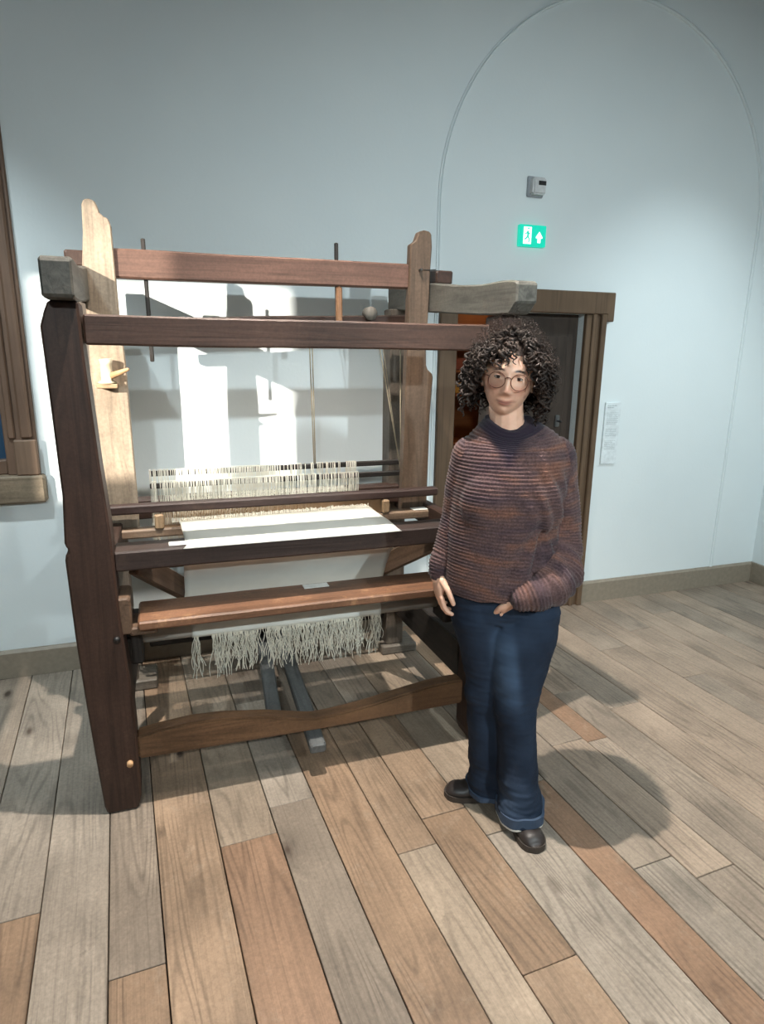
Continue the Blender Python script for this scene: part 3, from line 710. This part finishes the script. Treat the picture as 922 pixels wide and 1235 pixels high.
HC = Vector((-.030, -.012, 1.527))       # head centre (local)
HR = Matrix.Rotation(math.radians(-11), 3, 'Z') @ Matrix.Rotation(math.radians(7), 3, 'Y') @ Matrix.Rotation(math.radians(2), 3, 'X')
def head_vf():
    nu, nv = 120, 100; v = []; f = []
    G = lambda x, z, cx, cz, sx, sz: math.exp(-((x-cx)/sx)**2-((z-cz)/sz)**2)
    for j in range(nv+1):
        th = math.pi*j/nv
        for i in range(nu):
            a = 2*math.pi*i/nu
            dx, dy, dz = math.sin(th)*math.cos(a), math.sin(th)*math.sin(a), math.cos(th)
            x, y, z = .075*dx, .094*dy, .118*dz
            if z < 0:
                k = (-z/.118)
                x *= 1-.24*k**2.0; y *= 1-.10*k
                if y > 0: y *= 1-.45*k; z *= 1-.35*min(1, y/.05)
                else: y *= 1+.05*k
            if y < 0:                       # face side
                w = min(1, -y/.03)
                d = 0
                d += .004*G(x, z, 0, .03, .05, .012)
                for s in (-1, 1):
                    d -= .0095*G(x, z, s*.031, .004, .017, .011)
                    d += .0055*G(x, z, s*.041, -.030, .018, .018)
                    d += .004*G(x, z, s*.030, .020, .022, .006)
                    d += .0052*G(x, z, s*.0105, -.040, .006, .0055)
                zn = (z-.008)/(-.036-.008)
                if -0.3 < zn < 1.35:
                    amp = .006+.016*max(0, min(1, zn))**1.2
                    if zn > 1: amp *= max(0, 1-(zn-1)/.33)
                    if zn < 0: amp *= max(0, 1+zn/.3)
                    d += amp*math.exp(-(x/(.0070+.0055*max(0, zn)))**2)
                zs = z-.0045*min(1, (x/.022)**2)          # the mouth smiles: corners up
                d += .0044*G(x, zs, 0, -.0655, .023, .0036)
                d += .0048*G(x, zs, 0, -.0735, .020, .0042)
                d -= .0034*G(x, zs, 0, -.0694, .026, .0020)
                for s in (-1, 1): d -= .0025*G(x, z, s*.027, -.0650, .005, .006); d += .0025*G(x, z, s*.036, -.056, .008, .012)
                d -= .0030*G(x, z, 0, -.083, .016, .004)
                d += .007*G(x, z, 0, -.098, .017, .013)
                y -= d*w
            v.append((x, y, z))
    for j in range(nv):
        for i in range(nu): f.append((j*nu+i, (j+1)*nu+i, (j+1)*nu+(i+1) % nu, j*nu+(i+1) % nu))
    return [HC+HR @ Vector(q) for q in v], f
def person():
    P = empty('person', (1.05, 1.78, 0), math.atan2(-.3231, .9463))
    tag(P, 'person in a ribbed purple-brown sweater and dark jeans standing with one hand in pocket', 'person')
    # ---- body: one surface
    b = Merge(); b.add(*head_vf())
    C = lambda *a, **k: b.add(*capsule_vf(*a, **k))
    for s in (-1, 1):                         # ears
        b.add(*ellip_vf(HC+HR @ Vector((s*.076, .008, -.008)), (.009, .018, .030), 12, 8, HR))
    C((-.022, .012, 1.36), HC+HR @ Vector((0, .018, -.05)), .055, .052)
    C((-.02, .02, 1.315), (-.018, .012, 1.38), .06, .052)
    b.add(*loft_vf([(.80, .0, .03, .14, .09), (.90, .0, .02, .15, .10), (1.02, .0, .015, .125, .085), (1.15, .0, .0, .135, .10), (1.24, .0, .005, .13, .085), (1.29, -.005, .01, .095, .055), (1.33, -.01, .012, .06, .045)]))
    # her right arm hangs; her left hand goes to the pocket
    C((-.12, .015, 1.262), (-.162, .03, 1.09), .044, .036); C((-.165, .03, 1.09), (-.2275, .0, .905), .036, .0235)
    C((.125, .015, 1.258), (.175, .022, 1.03), .044, .036); C((.175, .03, 1.03), (.165, -.03, .95), .036, .034); C((.165, -.03, .95), (.030, -.134, .862), .034, .0235)
    def hand(W_, fwd, side, pl, curl, sgn):
        """W_ wrist, fwd finger dir, side toward thumb, pl palm normal (fingers curl to it)"""
        W_, fwd, side, pl = Vector(W_), Vector(fwd).normalized(), Vector(side).normalized(), Vector(pl).normalized()
        rot = Matrix((side, pl, fwd)).transposed()
        b.add(*ellip_vf(W_+fwd*.048, (.037, .0145, .050), 16, 12, rot))
        b.add(*ellip_vf(W_+fwd*.035+side*.022+pl*.006, (.016, .015, .030), 12, 10, rot))
        C(W_-fwd*.02, W_+fwd*.02, .0235, .022)
        for i, (o, ln, r) in enumerate(((.027, .072, .0088), (.009, .080, .0092), (-.009, .075, .0088), (-.0255, .060, .0078))):
            p = W_+fwd*(.086-.004*abs(i-1))+side*o; d = fwd+side*(o*1.5); a = 0
            for q, fr in enumerate((.45, .31, .24)):
                a += curl*(.7+.5*q)*(1+.12*i)
                dd = (d*math.cos(a)+pl*math.sin(a)).normalized()
                e = p+dd*ln*fr; C(p, e, r*(1-.07*q), r*(1-.07*(q+1))); p = e
        p = W_+fwd*.025+side*.03+pl*.006
        for dd, ln, r0, r1 in ((fwd*.75+side*.6+pl*.25, .035, .0125, .0105), (fwd*.95+side*.2+pl*.25, .028, .0105, .0095), (fwd+pl*.3, .022, .0095, .008)):
            dd = dd.normalized(); e = p+dd*ln; C(p, e, r0, r1); p = e
    hand((-.2275, .0, .895), (.10, -.06, -.97), (.25, -.93, .05), (.93, .25, .1), .26, 1)
    hand((.022, -.132, .858), (-.30, .55, -.78), (-.85, -.50, -.12), (.3, .75, .3), .12, -1)
    # legs and feet
    for (h, k, a, t) in (((-.08, .03, .82), (-.045, .035, .47), (-.012, .045, .09), (-.05, .048, .042)), ((.085, .02, .82), (.06, -.045, .47), (.08, -.08, .09), (.09, -.12, .042))):
        C(h, k, .078, .05); C(k, a, .05, .034); C(a, t, .034, .022)
    me = remesh(b, .003, 2, .5); smooth_shade(me)
    V = verts(me); Hm = np.array(HR.transposed()); q = (V-np.array(HC))@Hm.T
    face = (q[:, 1] < -.04)
    g = lambda cx, cz, sx, sz: np.exp(-((q[:, 0]-cx)/sx)**2-((q[:, 2]-cz)/sz)**2)*face
    zq = q[:, 2]-.0045*np.minimum(1, (q[:, 0]/.022)**2)
    gl_ = lambda cz, sx, sz: np.exp(-(q[:, 0]/sx)**4-((zq-cz)/sz)**2)*face
    lips = np.clip(1.2*(gl_(-.0656, .0235, .0034)+gl_(-.0735, .021, .0040)), 0, 1)
    seam = gl_(-.0695, .027, .0012)
    brow = np.clip(sum(1.5*np.exp(-((np.abs(q[:, 0])-.031)/.0165)**4-((q[:, 2]-.0235-.004*np.sin((np.abs(q[:, 0])-.01)*90))/.0034)**2) for _ in (0,))*face, 0, 1)
    blush = np.clip(g(-.042, -.03, .02, .018)+g(.042, -.03, .02, .018)+.8*g(0, -.036, .012, .012), 0, 1)
    attr(me, 'lips', lips*.75); attr(me, 'seam', seam*.8); attr(me, 'brow', brow); attr(me, 'blush', blush)
    m, nt, bs = newmat('skin')
    def A(n): x = N(nt, 'ShaderNodeAttribute'); x.attribute_name = n; return x.outputs['Fac']
    tc = N(nt, 'ShaderNodeTexCoord'); ns = N(nt, 'ShaderNodeTexNoise', Scale=60.0, Detail=3.0); nt.links.new(tc.outputs['Object'], ns.inputs['Vector'])
    c = ramp(nt, ns.outputs['Fac'], [(.3, lin(222, 172, 146)), (.7, lin(232, 186, 160))])
    sc_ = N(nt, 'ShaderNodeMath', operation='MULTIPLY'); sc_.inputs[1].default_value = .5; nt.links.new(A('blush'), sc_.inputs[0])
    c = mixc(nt, sc_.outputs[0], c, lin(196, 124, 106)); c = mixc(nt, A('lips'), c, lin(164, 96, 88)); c = mixc(nt, A('seam'), c, lin(96, 48, 44)); c = mixc(nt, A('brow'), c, lin(48, 34, 28))
    nt.links.new(c, bs.inputs['Base Color']); bs.inputs['Roughness'].default_value = .48
    bs.inputs['Subsurface Weight'].default_value = .12; bs.inputs['Subsurface Radius'].default_value = (.012, .005, .003); bs.inputs['Subsurface Scale'].default_value = .6
    link('body', me, m, P)
    # eyes
    ew = plain('eye_white', lin(186, 176, 168), .25); ei = plain('iris_brown', lin(62, 40, 28), .15); ep = plain('pupil', lin(12, 10, 10), .1)
    sk2 = m
    for s in (-1, 1):
        c0 = HC+HR @ Vector((s*.0305, -.0705, .0045))
        v, f = ellip_vf(c0, (.0125, .0125, .0115), 20, 14, HR); e = mobj('eye', v, f, ew, P, smooth=True)
        dirn = HR @ Vector((.0, -1, .03)).normalized()
        v, f = ellip_vf(c0+dirn*.0088, (.0066, .0042, .0066), 14, 10, HR); mobj('iris', v, f, ei, e, smooth=True)
        v, f = ellip_vf(c0+dirn*.0112, (.0026, .0022, .0026), 10, 8, HR); mobj('pupil', v, f, ep, e, smooth=True)
        # lids
        for up in (1, -1):
            vv = []; ff = []
            for i in range(13):
                u = -1+2*i/12
                for j in range(5):
                    t = j/4
                    elev = (math.radians(17) if up > 0 else math.radians(-20))*(1-.75*u*u)+up*t*math.radians(62)
                    az = u*math.radians(64); r = .0132+.0006*t
                    vv.append(c0+HR @ Vector((r*math.sin(az), -r*math.cos(az)*math.cos(elev), r*math.cos(az)*math.sin(elev)*.95)))
            for i in range(12):
                for j in range(4): ff.append((i*5+j, (i+1)*5+j, (i+1)*5+j+1, i*5+j+1))
            mobj('eyelid', vv, ff, sk2, e, smooth=True)
            mg = Merge(); mg.tube([vv[i*5] for i in range(13)], .0009 if up > 0 else .0005, n=5); mg.build('lash_line', ep, e)
    # ---- glasses
    gm = plain('glasses_wire', lin(110, 62, 50), .3, .7)
    g0 = Merge()
    def gp(x, y, z): return HC+HR @ Vector((x, y, z))
    for s in (-1, 1):
        ring = [gp(s*.033+.0245*math.cos(a), -.102+.010*abs(s*.033+.0245*math.cos(a))/.06, -.004+.0235*math.sin(a)) for a in [2*math.pi*i/36 for i in range(37)]]
        g0.tube(ring, .0011, n=6, cap=False)
        g0.tube([gp(s*.057, -.0925, .004), gp(s*.072, -.075, .006), gp(s*.079, -.02, .006), gp(s*.079, .02, .0), gp(s*.077, .035, -.014)], .0011, n=6)
    g0.tube([gp(-.0095, -.101, .003), gp(-.004, -.106, .007), gp(.004, -.106, .007), gp(.0095, -.101, .003)], .0012, n=6)
    gl = g0.build('glasses', gm, P, smooth=True)
    lm, lnt, lb = newmat('lens'); tr = N(lnt, 'ShaderNodeBsdfTransparent'); gs = N(lnt, 'ShaderNodeBsdfGlossy'); gs.inputs['Roughness'].default_value = .02; mxs = N(lnt, 'ShaderNodeMixShader'); lw = N(lnt, 'ShaderNodeFresnel'); lw.inputs['IOR'].default_value = 1.35
    lnt.links.new(lw.outputs[0], mxs.inputs[0]); lnt.links.new(tr.outputs[0], mxs.inputs[1]); lnt.links.new(gs.outputs[0], mxs.inputs[2]); lnt.links.new(mxs.outputs[0], lnt.nodes['Material Output'].inputs[0])
    for s in (-1, 1):
        c0 = [gp(s*.033+.024*math.cos(2*math.pi*i/24), -.102+.010*abs(s*.033+.024*math.cos(2*math.pi*i/24))/.06, -.004+.023*math.sin(2*math.pi*i/24)) for i in range(24)]
        nrm = HR @ Vector((0, -1, 0))
        mobj('lens', c0+[p+nrm*.0012 for p in c0], [tuple(range(24)), tuple(reversed(range(24, 48)))]+[(i, i+24, (i+1) % 24+24, (i+1) % 24) for i in range(24)], lm, gl)
    # ---- jeans
    j = Merge()
    j.add(*loft_vf([(.74, .005, .015, .165, .11), (.80, .005, .018, .182, .128), (.88, .003, .02, .178, .125), (.96, .0, .02, .155, .105)]))
    legL = [(.045, .083, -.088, .077, .094), (.08, .081, -.083, .075, .092), (.18, .071, -.072, .070, .085), (.30, .062, -.060, .066, .078), (.40, .052, -.054, .070, .078), (.47, .050, -.048, .076, .084), (.60, .058, -.026, .103, .104), (.71, .067, -.010, .119, .118), (.80, .088, .012, .098, .12), (.86, .088, .02, .085, .11)]
    legR = [(.042, -.010, .046, .073, .092), (.07, -.012, .046, .071, .09), (.15, -.018, .045, .066, .085), (.25, -.026, .044, .064, .080), (.37, -.038, .040, .066, .078), (.47, -.043, .036, .069, .082), (.60, -.055, .032, .080, .095), (.71, -.072, .03, .097, .112), (.80, -.085, .03, .093, .12), (.86, -.085, .025, .085, .11)]
    j.add(*loft_vf(legL)); j.add(*loft_vf(legR))
    me = remesh(j, .0055, 4, .5); V = verts(me); Nn = normals(me)
    z = V[:, 2]
    kn = np.exp(-((z-.45)/.10)**2)+1.5*np.exp(-((z-.10)/.09)**2)+.9*np.exp(-((z-.76)/.05)**2)
    fo = folds(V*np.array([1, 1, 2.2]), 3, 26)+.6*folds(V*np.array([1.2, 1, 2.6]), 5, 55)
    dg_ = np.sin(V@np.array([34, 20, 52])+2*folds(V, 9, 14))
    V = V+Nn*(fo*(.002+.0035*kn)+dg_*.0028*np.clip(kn, 0, 1))[:, None]
    setverts(me, V); smooth_shade(me)
    lit_mask = np.exp(-((V[:, 0]+.002+.14*(V[:, 2]-.6))/.038)**4-((V[:, 2]-.60)/.125)**4)*(V[:, 1] < -.02)+.5*np.exp(-((V[:, 2]-.13)/.06)**2-((V[:, 0]-.03)/.03)**2)*(V[:, 1] < -.05)  # patch of light on the thigh painted as paler denim, smaller pale patch lower
    attr(me, 'lit_patch', .72*np.clip(lit_mask*(1+.5*folds(V, 21, 60)), 0, 1))
    m, nt, bs = newmat('denim'); tc = N(nt, 'ShaderNodeTexCoord')
    n1 = N(nt, 'ShaderNodeTexNoise', Scale=7.0, Detail=4.0); nt.links.new(tc.outputs['Object'], n1.inputs['Vector'])
    wv_ = N(nt, 'ShaderNodeTexWave', Scale=300.0, Distortion=1.5); wv_.bands_direction = 'DIAGONAL'; nt.links.new(tc.outputs['Object'], wv_.inputs['Vector'])
    c = ramp(nt, n1.outputs['Fac'], [(.3, lin(28, 36, 50)), (.7, lin(42, 54, 72))])
    af = N(nt, 'ShaderNodeAttribute'); af.attribute_name = 'lit_patch'; c = mixc(nt, af.outputs['Fac'], c, lin(78, 98, 124)); nt.links.new(c, bs.inputs['Base Color']); bs.inputs['Roughness'].default_value = .85; bs.inputs['Specular IOR Level'].default_value = .2
    bump(nt, bs, wv_.outputs['Color'], .2, .001)
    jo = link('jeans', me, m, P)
    cm = plain('faded_denim', lin(56, 72, 94), .85); wh = plain('frayed_hem', lin(214, 212, 205), .9)
    def ringband(name, cx, cy, rx, ry, z0, z1, mat, par, tilt=0, flare=.004):
        v = []; f = []; n = 48
        for k in range(n):
            a = 2*math.pi*k/n; c_, s_ = math.cos(a), math.sin(a); w = .0025*math.sin(5*a)+.0015*math.sin(9*a+1)
            tz = tilt*c_+.004*math.sin(3*a)
            for (dr, zz) in ((0, z0), (flare+.004, z0), (flare+.004, z1), (0, z1)):
                v.append((cx+(rx+dr+w)*c_, cy+(ry+dr+w)*s_, zz+tz))
        for k in range(n):
            a = k*4; b_ = ((k+1) % n)*4
            for i in range(4): f.append((a+i, b_+i, b_+(i+1) % 4, a+(i+1) % 4))
        return mobj(name, v, f, mat, par, smooth=False)
    ringband('turned_cuff', .083, -.088, .074, .091, .047, .082, cm, jo, .006, .005)
    ringband('hem_edge', .083, -.088, .072, .089, .038, .047, wh, jo, .006, .005)
    ringband('turned_cuff', -.010, .046, .070, .089, .040, .058, cm, jo, -.004, .004)
    # ---- sweater
    sw = Merge()
    torso = [(.835, -.010, .0, .178, .134), (.87, -.012, -.002, .186, .140), (.95, -.018, -.004, .180, .140), (1.03, -.020, -.006, .176, .138), (1.12, -.014, -.008, .176, .140), (1.20, -.004, -.006, .182, .138), (1.27, .0, .0, .180, .124), (1.315, .002, .004, .166, .108), (1.345, .0, .008, .146, .094), (1.370, -.004, .011, .119, .082), (1.392, -.012, .013, .090, .074), (1.408, -.018, .014, .072, .068)]
    sw.add(*loft_vf(torso))
    for s in (-1, 1): sw.add(*ellip_vf((-.008+s*.06, -.070, 1.145), (.105, .080, .125)))
    slR = [((-.126, .012, 1.278), .070), ((-.146, .025, 1.18), .063), ((-.160, .03, 1.08), .054), ((-.192, .018, .98), .044), ((-.222, .004, .925), .034), ((-.228, .0, .893), .0285)]
    slL = [((.130, .012, 1.272), .076), ((.158, .022, 1.16), .068), ((.178, .022, 1.06), .064), ((.180, .0, .975), .066), ((.155, -.055, .918), .080), ((.120, -.105, .892), .071), ((.075, -.132, .872), .058), ((.030, -.135, .860), .044)]
    sw.add(*ellip_vf((.155, -.02, .875), (.068, .075, .062)))
    for ch_ in (slR, slL):
        for (p, r0), (q_, r1) in zip(ch_, ch_[1:]): sw.add(*capsule_vf(p, q_, r0, r1, 18))
    me = remesh(sw, .0030, 8, .5); V = verts(me); Nn = normals(me)
    # open the neck and hem visually: which piece does each vertex belong to, and its rib coordinate
    best = np.full(len(V), 1e9); rib = np.zeros(len(V)); part = np.zeros(len(V))
    A_ = np.array(torso); zz = np.clip(V[:, 2], A_[0, 0], A_[-1, 0])
    cx, cy, rx, ry = (np.interp(zz, A_[:, 0], A_[:, i]) for i in (1, 2, 3, 4))
    dt = (np.sqrt(((V[:, 0]-cx)/rx)**2+((V[:, 1]-cy)/ry)**2)-1)*np.minimum(rx, ry)
    # bust counts as torso
    for s in (-1, 1): dt = np.minimum(dt, (np.linalg.norm((V-np.array((-.008+s*.06, -.070, 1.145)))/np.array((.105, .080, .125)), axis=1)-1)*.08)
    best = np.abs(dt); rib = V[:, 2]+.02*np.exp(-((V[:, 0])/.12)**2)*(V[:, 1] < 0)*np.clip((1.3-V[:, 2])*2, 0, 1)
    for ci, ch_ in enumerate((slR, slL)):
        acc = 0; num = np.zeros(len(V)); den = np.full(len(V), 1e-12); dmin = np.full(len(V), 1e9)
        for (p, r0), (q_, r1) in zip(ch_, ch_[1:]):
            d, t = segdist(V, p, q_, r0, r1); a_, b_ = np.array(p), np.array(q_); ln = np.linalg.norm(b_-a_)
            tu = np.clip(((V-a_)@(b_-a_))/ln**2, -.8, 1.8)
            w = np.exp(-np.clip(d+.5*(r0+r1), 0, None)**2/.0012); num += w*(acc+tu*ln); den += w; dmin = np.minimum(dmin, d); acc += ln
        if ci == 1: dmin = np.minimum(dmin, (np.linalg.norm((V-np.array((.155, -.02, .875)))/np.array((.068, .075, .062)), axis=1)-1)*.065)
        sel = (np.abs(dmin)+.003 < best); best[sel] = np.abs(dmin)[sel]; rib[sel] = (num/den)[sel]+.3; part[sel] = ci+1
    V[:, 2] -= .044*np.clip((V[:, 2]-1.31)/.08, 0, 1)*np.clip((.03-V[:, 1])/.08, 0, 1)*np.exp(-((V[:, 0]+.02)/.095)**2)*(part == 0)
    fo = folds(V*np.array([1, 1, .8]), 11, 18)
    V = V+Nn*(.006*fo)[:, None]
    # sleeve-elbow gathers on the bent arm, armpit folds
    bend = np.exp(-(np.linalg.norm((V-np.array((.15, -.05, .93))), axis=1)/.10)**2)+.7*np.exp(-(np.linalg.norm((V-np.array((.10, -.09, 1.16))), axis=1)/.09)**2)
    V = V+Nn*(.011*bend*np.sin(V@np.array([85, 50, 40])+2.5*folds(V, 31, 25)))[:, None]
    # deep creases where the torso meets the bent arm
    for a_, b_, dep, wd in (((.112, -.085, 1.17), (.065, -.14, .94), .022, .016), ((.075, -.125, 1.10), (-.02, -.14, .925), .013, .018), ((.12, -.06, 1.20), (.10, -.10, 1.02), .012, .014)):
        d, t = segdist(V, a_, b_, 0, 0); V = V-Nn*(dep*np.exp(-(d/wd)**2)*(part == 0))[:, None]
    # ribs of the knit
    band = (V[:, 2] > 1.365) & (part == 0)
    cuff = ((part == 1) & (V[:, 2] < .915))
    ph = 2*math.pi*rib/.0108
    amp = np.where(band, .0006, .0018)
    V = V+Nn*(amp*np.sin(ph))[:, None]
    setverts(me, V); smooth_shade(me)
    yoke = np.clip(1.25-np.abs(V[:, 0]+.035)/.085-np.clip(1.385-V[:, 2], 0, 1)/.11, 0, 1)*(V[:, 1] < .03)
    dark = np.clip(np.maximum(np.where((V[:, 2]+.044*np.clip((.03-V[:, 1])/.08, 0, 1)*np.exp(-((V[:, 0]+.02)/.095)**2) > 1.383) & (np.abs(V[:, 0]+.02) < .12), 1.0, 0)*(part == 0), np.clip(yoke*2.5, 0, 1)), 0, 1); dark = np.maximum(dark, cuff*.7)
    attr(me, 'rib', rib); attr(me, 'dark', dark)
    m, nt, bs = newmat('knit_wool'); tc = N(nt, 'ShaderNodeTexCoord')
    at = N(nt, 'ShaderNodeAttribute'); at.attribute_name = 'rib'; ad = N(nt, 'ShaderNodeAttribute'); ad.attribute_name = 'dark'
    # yarn colour drifts from course to course and along it
    cmb = N(nt, 'ShaderNodeCombineXYZ'); sx_ = N(nt, 'ShaderNodeSeparateXYZ'); nt.links.new(tc.outputs['Object'], sx_.inputs[0])
    mu = N(nt, 'ShaderNodeMath', operation='MULTIPLY'); mu.inputs[1].default_value = 16; nt.links.new(at.outputs['Fac'], mu.inputs[0])
    mx = N(nt, 'ShaderNodeMath', operation='MULTIPLY'); mx.inputs[1].default_value = 4.5; nt.links.new(sx_.outputs[0], mx.inputs[0])
    nt.links.new(mx.outputs[0], cmb.inputs[0]); nt.links.new(mu.outputs[0], cmb.inputs[2])
    ny = N(nt, 'ShaderNodeTexNoise', Scale=1.0, Detail=3.0, Roughness=.6); nt.links.new(cmb.outputs[0], ny.inputs['Vector'])
    c = ramp(nt, ny.outputs['Fac'], [(.28, lin(54, 43, 50)), (.40, lin(76, 60, 63)), (.52, lin(90, 69, 67)), (.64, lin(112, 78, 66)), (.76, lin(70, 55, 61))])
    nf = N(nt, 'ShaderNodeTexNoise', Scale=170.0, Detail=3.0); nt.links.new(tc.outputs['Object'], nf.inputs['Vector'])
    c = mixc(nt, 1.0, c, ramp(nt, nf.outputs['Fac'], [(.3, .62), (.7, 1.35)]), 'MULTIPLY')
    c = mixc(nt, ad.outputs['Fac'], c, lin(46, 38, 48))
    nt.links.new(c, bs.inputs['Base Color']); bs.inputs['Roughness'].default_value = .95; bs.inputs['Specular IOR Level'].default_value = .1; bs.inputs['Sheen Weight'].default_value = .15
    bump(nt, bs, nf.outputs['Fac'], .5, .003)
    so = link('sweater', me, m, P)
    # ---- shoes
    sm_ = plain('dark_leather', lin(46, 40, 38), .45); st = plain('shoe_sole', lin(58, 50, 44), .6)
    def shoe(heel, toe, wid):
        h_, t_ = Vector((*heel, 0)), Vector((*toe, 0)); ax = (t_-h_); L_ = ax.length; x = ax.normalized(); y = Vector((0, 0, 1)).cross(x)
        mg = Merge(); prof = []
        n = 28; secs = []
        for i in range(25):
            s = i/24
            w = wid*(.62+.38*math.sin(min(1, s*1.35)*math.pi*.5))*math.sqrt(max(0, 1-max(0, (s-.72)/.28)**2.4))*math.sqrt(max(0, 1-max(0, (.12-s)/.12)**2*.75))
            hh = (.105 if s < .3 else .105-.052*min(1, (s-.3)/.4))*math.sqrt(max(0, 1-max(0, (s-.80)/.20)**2.2*.97))
            secs.append((s*L_, max(w, .002), max(hh, .012)))
        v = []; f = []
        for X_, w, hh in secs:
            for k in range(n):
                a = 2*math.pi*k/n; yy = w*math.cos(a); zz_ = .022+max(0, math.sin(a))**.8*(hh-.022) if math.sin(a) > 0 else .018
                v.append(h_+x*X_+y*yy+Vector((0, 0, zz_)))
        for i in range(24):
            for k in range(n): f.append((i*n+k, i*n+(k+1) % n, (i+1)*n+(k+1) % n, (i+1)*n+k))
        f.append(tuple(reversed(range(n)))); f.append(tuple(range(24*n, 25*n)))
        o = mobj('shoe', v, f, sm_, P, smooth=True)
        v = []; f = []
        ring = [(X_, w+.004) for X_, w, _ in secs]
        out = [(X_, w) for X_, w in ring]+[(X_, -w) for X_, w in reversed(ring)]
        m_ = len(out)
        for zz_ in (0, .021):
            for X_, w in out: v.append(h_+x*(X_*1.012)+y*w+Vector((0, 0, zz_)))
        f = [tuple(reversed(range(m_))), tuple(range(m_, 2*m_))]+[(i, (i+1) % m_, (i+1) % m_+m_, i+m_) for i in range(m_)]
        mobj('sole', v, f, st, o)
        v, f = capsule_vf(h_+x*.062+Vector((0, 0, .07)), h_+x*.058+Vector((0, 0, .15)), .046, .044); mobj('boot_shaft', v, f, sm_, o, smooth=True)
    shoe((.074, -.02), (.112, -.232), .043)
    shoe((.055, .052), (-.166, .052), .043)
    # ---- curly hair
    hm, nt, bs = newmat('hair'); oi = N(nt, 'ShaderNodeTexCoord'); nn = N(nt, 'ShaderNodeTexNoise', Scale=30.0, Detail=2.0); nt.links.new(oi.outputs['Object'], nn.inputs['Vector'])
    c = ramp(nt, nn.outputs['Fac'], [(.3, lin(30, 23, 20)), (.6, lin(50, 38, 32)), (.8, lin(76, 60, 50))]); nt.links.new(c, bs.inputs['Base Color']); bs.inputs['Roughness'].default_value = .6; bs.inputs['Specular IOR Level'].default_value = .3
    hr = Merge(); rs = random.Random(5)
    skull = (.077, .097, .119)
    def lock(d, length, lift, droop, rr, pit, thick, off=0.0):
        base = Vector((skull[0]*d.x, skull[1]*d.y, skull[2]*d.z))*.97
        pts = []; p = base.copy(); dirv = d.copy(); n = 34; ph = rs.uniform(0, 6.28); hand_ = rs.choice((-1, 1))
        wob = Vector((rs.uniform(-1, 1), rs.uniform(-1, 1), rs.uniform(-.5, .5)))*.35
        pts0 = []
        for i in range(n+1):
            s = i/n
            tgt = (d*max(0, 1-s*droop)*lift+Vector((0, .12, -1))*min(1, s*droop*1.1)+wob*s)
            dirv = (dirv*.75+tgt*.25).normalized()
            p = p+dirv*length/n
            # keep off the skull
            e = math.sqrt((p.x/(skull[0]+.006))**2+(p.y/(skull[1]+.006))**2+(p.z/(skull[2]+.006))**2)
            if e < 1: p = p/e
            pts0.append(p.copy())
        for i, q in enumerate(pts0):
            t = (pts0[min(i+1, n)]-pts0[max(i-1, 0)]).normalized(); u = t.orthogonal().normalized(); w = t.cross(u)
            s = i/n; a = ph+hand_*2*math.pi*length*s/pit; r_ = rr*min(1, s*4)
            pts.append(HC+HR @ (q+(u*math.cos(a)+w*math.sin(a))*r_))
        rad = [thick*(.6+.4*min(1, 5*i/n))*(1-.6*max(0, i/n-.7)/.3) for i in range(n+1)]
        hr.tube(pts, rad, n=5)
    cnt = 0
    while cnt < 620:
        d = Vector((rs.gauss(0, 1), rs.gauss(0, 1), rs.gauss(0, 1))).normalized()
        if d.z < -.25: continue
        if d.y < -.35 and d.z < .62 - .25*abs(d.x): continue          # face stays free
        if d.y < -.05 and d.z < .15 and abs(d.x) < .93: continue
        if d.y < -.30 and abs(d.x+.05) < .45 and rs.random() < .8: continue
        ln = rs.uniform(.07, .14) if d.y > -.2 else rs.uniform(.06, .11)
        if d.z > .6: ln *= .42
        if d.y > .1 and d.x > .1 and d.z < .4: ln *= 1.15
        if d.y < -.45 and abs(d.x) < .5: ln = rs.uniform(.05, .075)
        lift = 1.0
        lock(d, ln, lift*.9, rs.uniform(1.7, 2.6), rs.uniform(.006, .011), rs.uniform(.026, .042), rs.uniform(.0034, .0055)); cnt += 1
    # curls framing the face and two on the forehead
    for x, y, z, ln in ((-.10, -.74, .67, .06), (-.04, -.70, .71, .085), (.55, -.62, .55, .14), (.62, -.55, .52, .15), (.70, -.45, .5, .16), (.78, -.35, .45, .16), (-.62, -.55, .52, .12), (-.72, -.42, .5, .13), (-.8, -.3, .45, .14), (.80, -.25, .3, .15), (-.85, -.2, .3, .14), (.42, -.66, .60, .09), (-.48, -.64, .60, .09)):
        for k in range(3):
            d = Vector((x+rs.uniform(-.06, .06), y, z+rs.uniform(-.06, .06))).normalized()
            lock(d, ln*rs.uniform(.85, 1.1), .8, 2.2, .0055, .022, .003)
    # fine flyaway strands outside the mass
    for k in range(420):
        d = Vector((rs.gauss(0, 1), rs.gauss(0, .8)+.2, abs(rs.gauss(.3, .8)))).normalized()
        if d.y < -.5: continue
        lock(d, rs.uniform(.07, .12), 1.1, 1.3, .008, rs.uniform(.025, .04), .0006)
    ho = hr.build('hair', hm, P, smooth=True); tag(ho, kind='stuff')
    # scalp cap under the curls
    v, f = ellip_vf((0, 0, 0), (.079, .099, .122), 40, 30)
    keepv = [HC+HR @ Vector(q) for q in v]
    ff = []
    for q in f:
        cz = sum(v[i][2] for i in q)/4; cy_ = sum(v[i][1] for i in q)/4; cx_ = sum(v[i][0] for i in q)/4
        if cz > .062-.5*min(cx_*cx_*10, .04) and cy_ > -.075 or cy_ > -.01 and cz > -.045 or cz > .085: ff.append(q)
    mobj('scalp_hair', keepv, ff, hm, P, smooth=True)
    return P
person()
